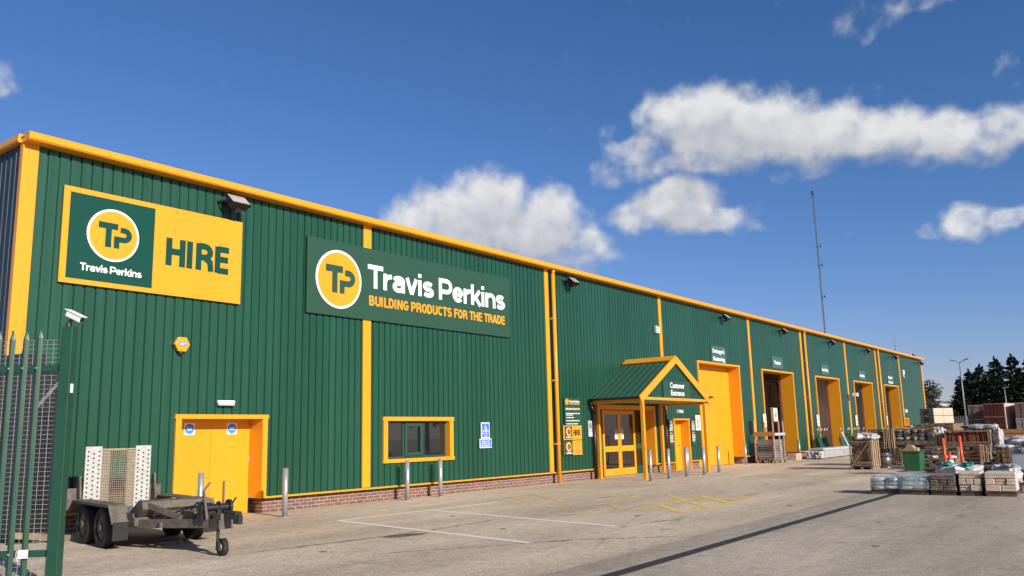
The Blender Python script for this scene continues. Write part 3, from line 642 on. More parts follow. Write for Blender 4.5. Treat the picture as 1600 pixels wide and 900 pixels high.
lp = MB().box(22.86, 23.29, -.075, -.0705, 1.365, 1.765).build('logo_panel', GREEN2, t); logo(lp, 23.075, 1.59, .14, -.0755, DARK); MB().box(22.93, 23.24, -.078, -.0755, 1.40, 1.43).build('lettering', WHITE, lp)
lettering('HIRE', CAP, .16, 23.36, 23.80, 1.47, .19, -.0705).build('lettering', DARK, t)
t, b = sign('hire_plate', 'lowest small sign left of the porch, half green with logo and half plain yellow', 22.82, 23.86, .845, 1.31, YEL)
lp = MB().box(22.821, 23.30, -.075, -.0705, .846, 1.309).build('logo_panel', GREEN2, t); logo(lp, 23.06, 1.11, .15, -.0755, DARK); MB().box(22.92, 23.24, -.078, -.0755, .90, .93).build('lettering', WHITE, lp)
mb = MB()
for z, w in ((1.21,.34),(1.13,.22),(1.02,.36),(.96,.30),(.90,.33)): mb.box(23.37, 23.37+w, -.0722, -.0705, z, z+.022)
mb.build('text_line', OCHRE, t)
t, b = sign('notice_plate', 'grey no smoking notice with a white patch beside the black porch downpipe', 24.32, 24.56, 1.42, 1.95, GREYP, -.03, -.05)
strip(m_ := MB(), arc(24.44-24.44, 0, .07, .07, 0, 361, 20), .02, lambda a, b_, d: (24.44+a, -.0505-d, 1.78+b_), .003); strip(m_, [(-.05,.05),(.05,-.05)], .018, lambda a, b_, d: (24.44+a, -.0505-d, 1.78+b_), .0036); m_.build('ring_symbol', DARK, t)
MB().box(24.42, 24.55, -.053, -.0505, 1.43, 1.56).build('white_patch', WHITE, t)
BS = [(34.62,36.15,4.50,5.22,('Drainage &','Guttering'),'green bay sign with two lines of white lettering above the closed yellow roller door'),
      (41.86,43.38,4.59,5.19,('Timber',),'green bay sign reading timber above the open bay behind the display rack'),
      (49.6,51.0,4.60,5.18,('Doors & Joinery',),'green bay sign above the open bay behind the leaning green barrows'),
      (57.2,58.6,4.60,5.16,('Landscaping',),'green bay sign with one white line, above the second open bay from the far end'),
      (64.4,65.9,4.60,5.16,('Plaster &','Plasterboard'),'green bay sign with two white lines above the farthest open bay')]
for x0, x1, z0, z1, tx, lb in BS:
    t, b = sign('bay_sign', lb, x0, x1, z0, z1, GREEN4, -.008, -.028, group='signs over the loading bays')
    h = .24
    for i, s in enumerate(tx): small_text('lettering', s, WHITE, t, x0+.28 if len(s) < 9 else x0+.14, x1-.28 if len(s) < 9 else x1-.14, (z0+z1)/2-(.09 if len(tx) == 1 else (-.06 if i == 0 else .28)), h, -.0285, .035)
for x0, lb in ((40.02,'white and yellow warning notice beside the open timber bay'),(47.98,'white and yellow warning notice left of the bay behind the green barrows'),(55.42,'white and yellow warning notice left of the second open bay from the far end'),(62.86,'white and yellow warning notice left of the farthest open bay'),(32.55,'white and yellow warning notice between side door and closed roller door')):
    zz = 1.65 if x0 > 33 else 1.55
    t, b = sign('warning_notice', lb, x0, x0+(.24 if 60 < x0 else .36 if x0 > 33 else .44), zz, zz+.62, WHITE, group='white warning notices along the wall')
    MB().prism([(x0+.05,zz+.30),(x0+.31,zz+.30),(x0+.18,zz+.55)], lambda a, b_: (a, -.0705, b_), lambda a, b_: (a, -.0735, b_)).build('yellow_triangle', YEL, t)
    disc(x0+.18, zz+.15, .09, -.0705, .003, 18).build('yellow_disc', YEL, t)
for x0, x1, lb in ((30.14,30.50,'narrow green opening hours board left of the side door by the porch'),(32.10,32.45,'narrow green opening hours board right of the side door by the porch')):
    t, b = sign('hours_board', lb, x0, x1, .95, 1.98, GREEN2, group='boards flanking the side door')
    MB().box(x0+.04, x0+.28, -.0735, -.0705, 1.88, 1.93).box(x0+.06, x0+.24, -.0735, -.0705, 1.44, 1.49).build('heading', YEL, t)
    mb = MB()
    for z in (1.80,1.74,1.68,1.62,1.56,1.36,1.30,1.24,1.18,1.12):
        x = x0+.04
        while x < x1-.08: a_ = rng.uniform(.03,.07); mb.box(x, x+a_, -.0725, -.0705, z, z+.032); x += a_+.014
    mb.build('text_lines', WHITE, t)
# wall fittings
t = thing('alarm_box', 'yellow hexagonal alarm box on the wall above the double door', 'alarm box', (9.31,0,3.3))
hexp = [(9.31+.165*math.cos(R(60*i)), 3.46+.165*math.sin(R(60*i))) for i in range(6)]
MB().prism(hexp, lambda a, b: (a, -.02, b), lambda a, b: (a, -.11, b)).build('case', YEL, t, bevel=.01)
MB().box(9.24, 9.39, -.1135, -.1105, 3.43, 3.51).build('label', bpy.data.materials['blue_sign'], t); small_text('lettering', 'ADT', WHITE, t, 9.25, 9.38, 3.445, .07, -.114)
MB().cyl((9.30,-.06,3.32), (9.30,-.06,3.27), .05, n=12).build('strobe', DARK, t)
t = thing('bulkhead_light', 'white bulkhead light above the yellow double door', 'light', (10.37,0,2.25)); MB().box(10.17, 10.57, -.10, -.03, 2.30, 2.37).build('diffuser', WHITE, t, bevel=.015); MB().box(10.18, 10.56, -.105, -.02, 2.26, 2.299).build('base', GREYP, t, bevel=.008)
t = thing('bulkhead_light', 'grey bulkhead light above the side door by the porch', 'light', (31.2,0,2.2)); MB().box(31.0, 31.42, -.10, -.03, 2.25, 2.37).build('diffuser', GREYP, t, bevel=.015); MB().box(30.99, 31.43, -.028, -.01, 2.24, 2.38).build('base', WHITE, t)
t = thing('junction_box', 'small grey box high on the wall left of the tall cover strip over the porch', 'box', (29.58,0,5.3)); MB().box(29.42, 29.56, -.12, -.02, 5.33, 5.63).build('case', GREYP, t, bevel=.01); MB().box(29.60, 29.72, -.11, -.02, 5.35, 5.6).build('case', WHITE, t, bevel=.01)
t = thing('wall_camera', 'white camera on a wall arm between the middle two open bays', 'camera', (54.3,0,3.4)); MB().box(54.25, 54.5, -.62, -.30, 3.40, 3.62).build('housing', WHITE, t, bevel=.02); MB().bar((54.4,-.03,3.5), (54.4,-.30,3.5), .05, .05).build('arm', GALV, t)
t = thing('wall_vent', 'small white vent high on the last green wall panel at the far end', 'vent', (69.2,0,5.2)); MB().box(69.0, 69.3, -.10, -.0, 5.2, 5.75).build('cowl', WHITE, t, bevel=.02); MB().box(69.05, 69.25, -.115, -.1005, 5.25, 5.4).build('grille', DARK, t)
t = thing('door_lamp', 'small white lamp above the far small yellow door', 'light', (68.7,0,2.5)); MB().box(68.5, 68.9, -.12, -.02, 2.55, 2.75).build('diffuser', WHITE, t, bevel=.02); MB().box(68.48, 68.92, -.019, 0, 2.5, 2.8).build('base', GREYP, t)
# floodlights
fl = thing('floodlight', 'black floodlight under the gutter at the right end of the yellow hire sign', 'floodlight', (10.30,0,6.58), 0, 'floodlights under the gutter'); fl.scale = (1.15, 1.15, 1.15)
rotm = Matrix.Rotation(R(-48), 3, 'X')
def fp(x, y, z): v = rotm @ Vector((x, y, z)); return (v.x, v.y-.30, v.z-.02)
mb = MB(); bx = [(-.21,-.06,-.16),(.21,-.06,-.16),(.16,.10,-.11),(-.16,.10,-.11),(-.21,-.06,.16),(.21,-.06,.16),(.16,.10,.11),(-.16,.10,.11)]
mb.add([fp(*p) for p in bx], MB.BF); mb.build('housing', BLACK, fl, bevel=.008, local=True)
MB().add([fp(x,-.064,z) for x, z in ((-.185,-.135),(.185,-.135),(.185,.135),(-.185,.135))], [(0,1,2,3)]).build('lens', LENS, fl, local=True)
mb = MB().bar((-.22,-.02,.0), (-.22,-.30,-.03), .02, .03).bar((.22,-.02,.0), (.22,-.30,-.03), .02, .03).box(-.24, .24, -.03, .03, -.02, .02); mb.box(-.06, .06, -.34, -.18, -.20, -.12).build('bracket', BLACK, fl, local=True)
for x, lb in ((23.35,'black floodlight under the gutter right of the first yellow downpipe'),(35.9,'black floodlight above the drainage bay sign'),(43.3,'black floodlight above the open timber bay'),(51.4,'black floodlight above the bay behind the green barrows'),(59.0,'black floodlight above the second open bay from the far end'),(66.3,'black floodlight above the farthest open bay'),(74.6,'black floodlight at the far end of the gutter')):
    dup(fl, (x, 0, 6.58), None, lb)
t = thing('roof_aerial', 'thin whip aerial standing on the far roof edge', 'aerial', (69.3,.4,6.95)); MB().cyl((69.3,.4,6.9), (69.3,.4,8.6), .022, .012, n=6).build('rod', MAST, t); MB().box(69.2, 69.4, .3, .5, 6.88, 7.02).build('base', MAST, t)
tag(MB().lump(74.2, 74.75, .1, .35, 7.03, 7.25, 3, 5, .8, .05).lump(74.10, 74.28, .15, .30, 7.18, 7.33, 4, 4, .9, .02).build('bird', DARK, None, True), 'dark bird perched on the far end of the yellow gutter', 'bird')

# ------------------------------------------------------------------ bollards
bo = thing('bollard', 'galvanised bollard with a flared foot right of the yellow double door', 'bollard', (11.06,-1.18,0), 0, 'galvanised bollards along the wall')
MB().cyl((0,0,0), (0,0,.955), .056, n=20).build('post', GALV, bo, True, local=True); bo.children[0].data.polygons[-1].use_smooth = False
MB().cyl((0,0,.9555), (0,0,.966), .056, .045, n=20).build('cap', GALV, bo, local=True)
MB().cyl((0,0,.0), (0,0,.012), .12, n=16).build('foot_plate', GALV, bo, local=True)
for x, y, lb in ((9.2,-1.1,'bollard standing behind the drawbar in front of the double door'),(15.35,-.40,'left bollard of the pair under the yellow framed window'),(16.56,-.40,'right bollard of the pair under the yellow framed window'),
    (24.06,-2.46,'bollard just right of the front left porch post'),(25.37,-2.42,'bollard in the middle of the porch opening'),(26.7,-2.40,'bollard in front of the side door right of the porch'),(27.97,-2.45,'bollard just left of the front right porch post'),(29.7,-2.23,'bollard in front of the closed yellow roller door'),
    (28.55,-1.55,'bollard half hidden behind another just left of the right porch post'),(36.7,-.40,'bollard between the closed roller door and the display rack'),(41.1,-.40,'bollard in the timber bay opening right of the display rack'),(43.93,-.33,'bollard left of the long pipe bundle'),(52.4,-.40,'farthest bollard, behind the long pipe bundle')):
    dup(bo, (x, y, .0), rng.uniform(0, 6), lb)

# ------------------------------------------------------------------ gate, post, camera at left
GA, GB = Vector((4.08,-5.37,0)), Vector((4.44,-5.83,0))
gd = (Vector((4.44,-5.83,0))-Vector((4.14,-5.44,0))).normalized(); gn = Vector((gd.y,-gd.x,0))
if gn.y > 0: gn = -gn
def gp_(s, d, z): v = Vector((4.44,-5.83,0))+gd*s+gn*d; return (v.x, v.y, z)
pt = thing('gate_post', 'tall square green steel gate post with a camera on top', 'post', gp_(.02,0,0))
mb = MB(); w = .062
mb.add([gp_(.02-w,-w,0), gp_(.02+w,-w,0), gp_(.02+w,w,0), gp_(.02-w,w,0), gp_(.02-w,-w,2.82), gp_(.02+w,-w,2.82), gp_(.02+w,w,2.82), gp_(.02-w,w,2.82)], MB.BF)
mb.build('column', GFENCE, pt, bevel=.008)
mb = MB(); mb.add([gp_(.02+w+.001,-.01,2.08), gp_(.02+w+.012,-.01,2.08), gp_(.02+w+.012,.03,2.08), gp_(.02+w+.001,.03,2.08), gp_(.02+w+.001,-.01,2.18), gp_(.02+w+.012,-.01,2.18), gp_(.02+w+.012,.03,2.18), gp_(.02+w+.001,.03,2.18)], MB.BF); mb.build('catch_plate', WHITE, pt)
cc = thing('security_camera', 'white weatherproof camera mounted on top of the green gate post', 'camera', (*gp_(.04,0,2.84)[:2], 2.822))
co = Vector(gp_(.04,0,2.93)); cd = (rt*.86+Vector((0,0,-.40))+gn*.30).normalized()
a0 = co-cd*.07+Vector((0,0,.02)); a1 = co+cd*.15+Vector((0,0,.02))
MB().bar(a0, a1, .078, .070).build('housing', WHITE, cc, bevel=.01)
MB().bar(a0+Vector((0,0,.042))-cd*.01, a1+Vector((0,0,.042))+cd*.03, .095, .008).build('sunshield', WHITE, cc)
MB().cyl(a1+cd*.001, a1+cd*.012, .028, n=12).build('lens', BLACK, cc)
MB().cyl(gp_(.0,0,2.823), gp_(.0,0,2.86), .03, n=10).bar(gp_(.0,0,2.86), co-Vector((0,0,.02)), .025, .03).build('bracket', DARK, cc)
gt = thing('palisade_gate', 'green palisade gate leaf with wire mesh behind pointed pales', 'gate', gp_(-.6,0,0))
PS = [-.290-.152*i for i in range(8)]
def pale(s, ztop):
    pr = [(-.034,.0),(-.018,.010),(0,.026),(.018,.010),(.034,0),(.034,-.004),(.018,.005),(0,.020),(-.018,.005),(-.034,-.004)]
    n = len(pr); mb = MB(); vs = []
    for z, k in ((.06,1),(ztop-.10,1),(ztop,.12)): vs += [gp_(s+a*k, .035+b, z) for a, b in pr]
    fs = [(r*n+i, r*n+(i+1)%n, (r+1)*n+(i+1)%n, (r+1)*n+i) for r in (0,1) for i in range(n)]
    return mb.add(vs, fs)
for s in PS: pale(s, 2.80+rng.uniform(-.02,.02)).build('pale', GFENCE, gt)
for z in (.37, 2.36):
    mb = MB().add([gp_(-1.6,-.005,z-.035), gp_(-.07,-.005,z-.035), gp_(-.07,.032,z-.035), gp_(-1.6,.032,z-.035), gp_(-1.6,-.005,z+.035), gp_(-.07,-.005,z+.035), gp_(-.07,.032,z+.035), gp_(-1.6,.032,z+.035)], MB.BF)
    rl = mb.build('rail', GFENCE, gt)
    mb = MB()
    for s in PS: mb.cyl(gp_(s,.058,z), gp_(s,.070,z), .012, n=8)
    mb.build('bolts', GALV, rl)
mb = MB(); z = .08
while z < 2.68: mb.bar(gp_(-1.6,-.022,z), gp_(-.085,-.022,z), .0034, .0034); z += .05
s = -.09
while s > -1.6: mb.bar(gp_(s,-.026,.06), gp_(s,-.026,2.68), .0034, .0034, (1,0,0)); s -= .075
mb.build('wire_mesh', WIRE, gt)
mb = MB().add([gp_(-0.330,.066,.33), gp_(-0.230,.066,.33), gp_(-0.230,.10,.33), gp_(-0.330,.10,.33), gp_(-0.330,.066,.42), gp_(-0.230,.066,.42), gp_(-0.230,.10,.42), gp_(-0.330,.10,.42)], MB.BF)
t = thing('gate_sensor', 'white sensor box with a looped cable on the gate bottom rail', 'sensor box', gp_(-.335,.06,.33)); mb.build('case', WHITE, t, bevel=.006)
MB().tube([gp_(-.335,.08,.40), gp_(-.352,.08,.405), gp_(-.355,.08,.36), gp_(-.345,.08,.33), gp_(-.325,.08,.29)], .003, 6).build('cable', WHITE, t)
cg = thing('storage_cage', 'tall dark steel storage cage behind the gate at the warehouse corner', 'cage', (6.2,-.7,0))
mb = MB(); x0, x1, y0, y1 = 6.0, 6.62, -.95, -.22
mb.box(x0+.02, x1-.02, y0+.03, y1, .1, 2.75); mb.box(x0+.02, x0+.36, y0+.05, y1, 2.751, 3.02); mb.build('panel', BLACK, cg)
mb = MB()
for x in (x0, x1):
    for y in (y0, y1): mb.box(x-.02, x+.02, y-.02, y+.02, 0, 2.78 if x > 6.3 else 3.05)
mb.build('uprights', DARK, cg)
MB().bar((x0+.25,y0-.04,2.15), (x1+.1,y0-.04,2.75), .03, .05).build('brace', STEELB, cg); MB().bar((x0+.05,y0-.05,.15), (x1+.15,y0-.35,.05), .08, .10).build('timber', WOOD2, cg)
mb = MB()
for i in range(9): mb.box(x0+.28+i*.03, x0+.29+i*.03, y0-.012, y0+.0, .5, 2.1)
mb.build('grille', DARK, cg)

# ------------------------------------------------------------------ plant trailer
tr = thing('plant_trailer', 'brown grey twin axle plant trailer with white ramps raised, parked by the yellow double door', 'trailer', (7.34,-2.42,0), R(-8.6))
def B(name, m, *boxes, parent=tr, bevel=.004):
    mb = MB()
    for b in boxes: mb.box(*b)
    return mb.build(name, m, parent, bevel=bevel, local=True)
B('bed', TGREY2, (-.52,.52,-1.15,1.15,.40,.44)); 
B('chassis', TGREY, (-.56,-.50,-1.2,1.2,.34,.46),(.50,.56,-1.2,1.2,.34,.46),(-.50,.50,1.14,1.2,.30,.46),(-.50,.50,-1.2,-1.14,.34,.46))
for s in (-1, 1):
    for y in (-.40, .42):
        w_ = MB(); rr = [( .30,-.07),(.30,.07),(.27,.095),(.20,.10),(.20,-.10),(.27,-.095)]
        n = 26; vs = []; 
        for i in range(n):
            a = 2*math.pi*i/n; vs += [(s*.665+b, y+r*math.cos(a), .30+r*math.sin(a)) for r, b in rr]
        k = len(rr); w_.add(vs, [(i*k+j, i*k+(j+1)%k, ((i+1)%n)*k+(j+1)%k, ((i+1)%n)*k+j) for i in range(n) for j in range(k)])
        wo = w_.build('wheel', RUBBER, tr, True, local=True)
        MB().cyl((s*.62,y,.30), (s*.735,y,.30), .20, .185, n=20).cyl((s*.735,y,.30), (s*.775,y,.30), .07, .05, n=12).build('rim', TGREY, wo, local=True)
    mb = MB(); zt = .66
    prof = [(-.98,.40),(-.80,.64),(.80,.66),(1.02,.50)]
    for (ya, za), (yb, zb) in zip(prof, prof[1:]):
        q = MB(); xo, xi = s*.80, s*.54
        mb.add([(min(xo,xi),ya,za-.02),(max(xo,xi),ya,za-.02),(max(xo,xi),yb,zb-.02),(min(xo,xi),yb,zb-.02),(min(xo,xi),ya,za),(max(xo,xi),ya,za),(max(xo,xi),yb,zb),(min(xo,xi),yb,zb)], MB.BF)
    mb.add([(s*.801,-.80,.60),(s*.801,.80,.62),(s*.801,.80,.66),(s*.801,-.80,.64)], [(0,1,2,3)])
    mb.build('mudguard', TGREY, tr, local=True)
    B('mud_flap', RUBBER, (s*.67-.11, s*.67+.11, -.99, -.975, .14, .40))
    B('lamp_board', TGREY, (s*.66-.10, s*.66+.10, 1.22, 1.27, .42, .82)); B('rear_lamp', REDSIGN, (s*.66-.08, s*.66+.08, 1.2705, 1.29, .55, .75))
    # side boards stepping down to the front
    mb = MB().prism([(-1.15,.46),(1.1,.46),(1.1,.56),(-.2,.60),(-.9,.52),(-1.15,.52)], lambda a, b: (s*.545, a, b), lambda a, b: (s*.565, a, b)); mb.build('side_board', TGREY, tr, local=True)
    mb = MB().prism([(1.0,.46),(1.22,.46),(1.22,.98),(1.12,1.02)], lambda a, b: (s*.59, a, b), lambda a, b: (s*.62, a, b)); mb.build('ramp_stay', TGREY2, tr, local=True)
# ramps: white drilled plates outside, expanded mesh inside
for s in (-1, 1):
    mb = MB().box(s*.405-.13, s*.405+.13, 1.155, 1.195, .46, 1.49)
    for i in range(13):
        for j in range(3):
            x = s*.405-.085+j*.085; z = .53+i*.073+(.036 if j == 1 else 0)
            if z < 1.44: mb.cyl((x,1.1545,z), (x,1.150,z), .015, n=8)
    rp = mb.build('ramp', ALU, tr, local=True); rp.data.materials.append(DARK)
    for p in rp.data.polygons[6:]: p.material_index = 1
    mb = MB()
    for i in range(40): mb.box(s*.205-.067, s*.205+.067, 1.16, 1.178, .475+i*.0245, .487+i*.0245)
    for i in range(5): mb.box(s*.205-.067+i*.032, s*.205-.061+i*.032, 1.158, 1.18, .47, 1.44)
    mb.build('ramp_mesh', MESHM, rp, local=True)
mb = MB()
for i in range(26): mb.box(-.135, .135, 1.19, 1.197, .475+i*.0375, .481+i*.0375)
for i in range(9): mb.box(-.135+i*.033, -.131+i*.033, 1.188, 1.199, .47, 1.43)
mb.build('centre_mesh', MESHM, tr, local=True)
B('ramp_frame', MESHM, (-.53,.53,1.20,1.23,1.425,1.45),(-.53,.53,1.20,1.23,.47,.50),(-.150,-.137,1.198,1.23,.5,1.425),(.137,.150,1.198,1.23,.5,1.425))
# front: sloping headboard, drawbar, winch, jockey wheel
mb = MB().prism([(-1.16,.46),(-.70,.46),(-1.16,.70),(-1.30,.68),(-1.34,.58)], lambda a, b: (-.50, a, b), lambda a, b: (.50, a, b)); mb.build('headboard', TGREY, tr, bevel=.006, local=True)
B('bed_boards', WOOD2, (-.49,.49,-.78,1.1,.4405,.46)); 
mb = MB().bar((-.50,-1.1,.37), (-.07,-2.62,.42), .06, .12).bar((.50,-1.1,.37), (.07,-2.62,.42), .06, .12).box(-.10, .10, -2.95, -2.55, .36, .48).box(-.40, .40, -1.72, -1.66, .33, .41); mb.build('drawbar', TGREY, tr, bevel=.004, local=True)
B('coupling', DARK, (-.045,.045,-3.30,-2.90,.50,.60),(-.03,.03,-3.36,-3.2,.44,.56)); B('coupling_mount', TGREY, (-.085,.085,-2.96,-2.70,.4805,.56))
mb = MB().cyl((-.16,-2.55,.62), (.20,-2.55,.62), .05, n=14).cyl((.20,-2.55,.62), (.24,-2.55,.62), .10, n=16).cyl((.06,-2.55,.62), (.08,-2.55,.62), .085, n=16).cyl((-.20,-2.55,.62), (-.16,-2.55,.62), .09, n=16).box(-.2, .24, -2.62, -2.46, .482, .56).bar((.24,-2.55,.62), (.30,-2.60,.74), .025, .02); mb.build('winch', DARK, tr, local=True)
mb = MB().bar((-.16,-2.70,.48), (-.20,-2.66,.86), .03, .03).bar((-.20,-2.66,.86), (-.13,-2.70,.97), .03, .03).bar((.16,-2.50,.48), (.16,-2.50,.97), .025, .025); mb.build('lever', TGREY2, tr, local=True)
B('tool_box', TGREY2, (-.30,.34,-1.68,-1.42,.46,.55)); B('tank', TGREY, (-.16,.20,-2.22,-1.92,.45,.56)); MB().bar((-.42,-1.25,.64), (-.20,-1.95,.47), .05, .07).bar((.42,-1.25,.64), (.20,-1.95,.47), .05, .06).build('tensioner', TGREY2, tr, local=True)
mb = MB().tube([(-.3,-1.3,.47),(-.28,-1.7,.50),(-.1,-2.1,.63),(0,-2.4,.60)], .014, 6).tube([(.2,-1.3,.5),(.05,-1.9,.66),(.05,-2.4,.66)], .012, 6); mb.build('hose', RUBBER, tr, local=True)
jw = MB().cyl((-.035,-2.86,.12), (.035,-2.86,.12), .115, n=18).build('jockey_wheel', RUBBER, tr, local=True)
MB().cyl((-.045,-2.86,.12), (.045,-2.86,.12), .05, n=12).build('hub', GALV, jw, local=True); MB().cyl((-.055,-2.83,.12), (-.055,-2.83,.62), .022, n=10).box(-.07, -.045, -2.88, -2.80, .08, .20).build('stem', DARK, jw, local=True)
MB().lump(-.50, -.2, -.75, -.3, .461, .55, 5, 6, .7, .3).build('blue_rag', mat('blue_cloth', (.10,.20,.30), .8, .2, 12), tr, True, local=True)
MB().bar((.05,-.72,.50), (.40,-1.0,.70), .10, .02).build('blue_board', bpy.data.materials['blue_cloth'], tr, local=True)
MB().prism([(-.14,0),(.14,0),(.10,.05),(-.10,.05)], lambda a, b: (-.567, -.55+a*.5, .50+b), lambda a, b: (-.572, -.55+a*.5, .50+b)).build('maker_plate', WHITE, tr, local=True)
MB().box(-.12, .14, 1.25, 1.5, .42, .72).build('engine_box', TGREY2, tr, bevel=.01, local=True)

# ------------------------------------------------------------------ goods along the bays
t = thing('display_rack', 'tall timber and steel display rack stacked with grey trays outside the timber bay', 'rack', (39,-.8,0))
x0, x1, y0, y1 = 38.0, 39.35, -1.28, -.34
mb = MB()
for y in (y0, (y0+y1)/2-.05, y1-.1): mb.box(x0, x1, y, y+.1, .11, .135)
for x in (x0, (x0+x1)/2-.05, x1-.1):
    for y in (y0, (y0+y1)/2-.05, y1-.1): mb.box(x, x+.1, y, y+.1, 0, .11)
mb.build('pallet', WOOD2, t)
mb = MB()
for x, y, z in ((x0+.02,y0+.02,2.5),(x0+.02,y1-.04,1.95),(x1-.06,y0+.02,1.9),(x1-.06,y1-.04,1.9),(x0+.75,y0+.02,1.9)): mb.box(x, x+.05, y, y+.05, .136, z)
mb.build('uprights', WOOD, t)
MB().box(x0-.03, x0+.01, y0-.02, y1+.02, 1.22, 1.42).build('cross_beam', OCHRE, t); MB().box(x0+.02, x1, y0-.03, y0+.012, 1.24, 1.36).build('cross_beam', PLASTW, t)
MB().box(x0+.1, x0+.14, y0+.06, y0+.22, .2, 1.2).build('panel', mat('red_board', (.22,.03,.015), .6, .2, 4), t)
for i in range(11):
    z = .17+i*.082; mb = MB(); k = .05*math.sin(i*.9)
    mb.add([(x0+.12,y0+.12,z),(x1-.15,y0+.12,z),(x1-.15,y1-.14,z),(x0+.12,y1-.14,z),(x0+.02,y0+.04,z+.06+k*.3),(x1-.05,y0+.04,z+.06),(x1-.05,y1-.05,z+.06),(x0+.02,y1-.05,z+.06+k)], MB.BF); mb.build('tray', GREYP, t)
sb = MB().box(x0+.03, x0+.58, y0-.03, y0-.0, 1.86, 2.5).build('sign_board', OCHRE, t); MB().box(x0+.07, x0+.54, y0-.036, y0-.0305, 1.90, 2.46).build('sign_face', WHITE, sb)
mb = MB().prism([(.16,.12),(.34,.20),(.36,.36),(.18,.36)], lambda a, b: (x0+.07+a, y0-.037, 1.9+b), lambda a, b: (x0+.07+a, y0-.040, 1.9+b)); mb.build('red_symbol', REDSIGN, sb)
mb = MB()
for z in (2.38, 2.30, 2.0, 1.95): mb.box(x0+.12, x0+.26, y0-.039, y0-.0365, z, z+.03)
mb.build('text_lines', REDSIGN, sb)
t = thing('pipe_bundle', 'long strapped bundle of grey plastic pipes lying along the bays', 'pipes', (46.5,-1.3,0))
mb = MB(); rr = random.Random(4)
for r_ in range(4):
    for c in range(8): mb.cyl((43.1+rr.uniform(-.08,.08), -1.66+c*.095+(r_%2)*.04, .09+r_*.085), (50.4+rr.uniform(-.1,.1), -1.66+c*.095+(r_%2)*.04, .09+r_*.085), .046, n=8)
mb.build('pipes', GREYP, t, True)
MB().box(43.4, 50.6, -1.70, -.95, .46, .53).box(43.4, 50.6, -1.72, -1.701, .42, .50).build('long_boards', GREYP, t)
mb = MB()
for x in (43.6, 45.2, 46.8, 48.4, 50.0): mb.box(x, x+.10, -1.75, -.88, 0, .05).box(x, x+.04, -1.73, -1.715, .05, .46)
mb.build('bearers', WOOD, t); MB().lump(43.2, 50.2, -1.73, -.92, .05, .45, 9, 10, .25, .03).build('wrap', PLAST, t, True)
tag(MB().box(42.2, 43.0, -.75, -.30, 0, .32).build('timber_block', WOOD, None, bevel=.02), 'pale timber block on the ground left of the pipe bundle', 'timber')
# green barrows leaning on the wall
wb = thing('wheelbarrow', 'green wheelbarrow beside the third bay, left one of its pair', 'wheelbarrow', (46.9,-.35,0), 0, 'green barrows leaning by the bays')
mb = MB(); mb.add([(-.28,-.30,.25),(.28,-.30,.25),(.34,-.10,1.05),(-.34,-.10,1.05),(-.20,-.10,.32),(.20,-.10,.32),(.24,.06,.92),(-.24,.06,.92)], MB.BF); mb.build('tray', GFENCE, wb, bevel=.02, local=True)
MB().tube([(-.22,-.05,.15),(-.26,.05,.8),(-.30,-.12,1.42)], .018, 8).tube([(.22,-.05,.15),(.26,.05,.8),(.30,-.12,1.42)], .018, 8).tube([(-.22,-.05,.15),(.22,-.05,.15)], .018, 8).build('frame', GFENCE, wb, True, local=True)
MB().cyl((-.05,-.12,.19), (.05,-.12,.19), .19, n=18).build('wheel', RUBBER, wb, True, local=True)
MB().cyl((-.30,-.12,1.40), (-.315,-.17,1.52), .022, n=8).cyl((.30,-.12,1.40), (.315,-.17,1.52), .022, n=8).build('grips', WHITE, wb, local=True)
for x, y, rz, lb in ((47.7,-.42,.5,'green wheelbarrow beside the third bay, right one of its pair'),(50.6,-.60,-.4,'green wheelbarrow inside the third bay opening under the white pole'),(51.6,-.55,.3,'green wheelbarrow by the right edge of the third bay'),(53.5,-.35,.1,'green wheelbarrow standing between third and fourth bays, nearer one'),(54.9,-.35,-.2,'green wheelbarrow standing between third and fourth bays, farther one')):
    dup(wb, (x, y, 0), rz, lb)
tag(MB().bar((49.2,-.95,1.28), (50.6,-1.05,.05), .06, .06).build('white_pole', WHITE, None), 'white pole leaning over the green barrows', 'pole')
# racking inside the timber bay
t = thing('storage_rack', 'dark steel racking with boxes inside the open timber bay', 'racking', (48,3,0))
mb = MB()
for x in (46, 48.5, 51, 53.4):
    for y in (2.0, 3.1): mb.box(x, x+.1, y, y+.1, 0, 5.6)
mb.build('uprights', STEELB, t); mb = MB()
for z in (1.4, 2.8, 4.2, 5.4): mb.box(46, 53.5, 1.95, 2.02, z, z+.12).box(46, 53.5, 2.03, 3.1, z+.12, z+.15)
mb.build('beams', OCHRE, t); mb = MB()
for z in (.1, 1.56, 2.96, 4.36):
    x = 46.2
    while x < 53: w = rng.uniform(.5,1.0); mb.box(x, x+w, 2.1, 3.0, z, z+rng.uniform(.4,1.1)); x += w+.12
mb.build('boxes', CARD, t)

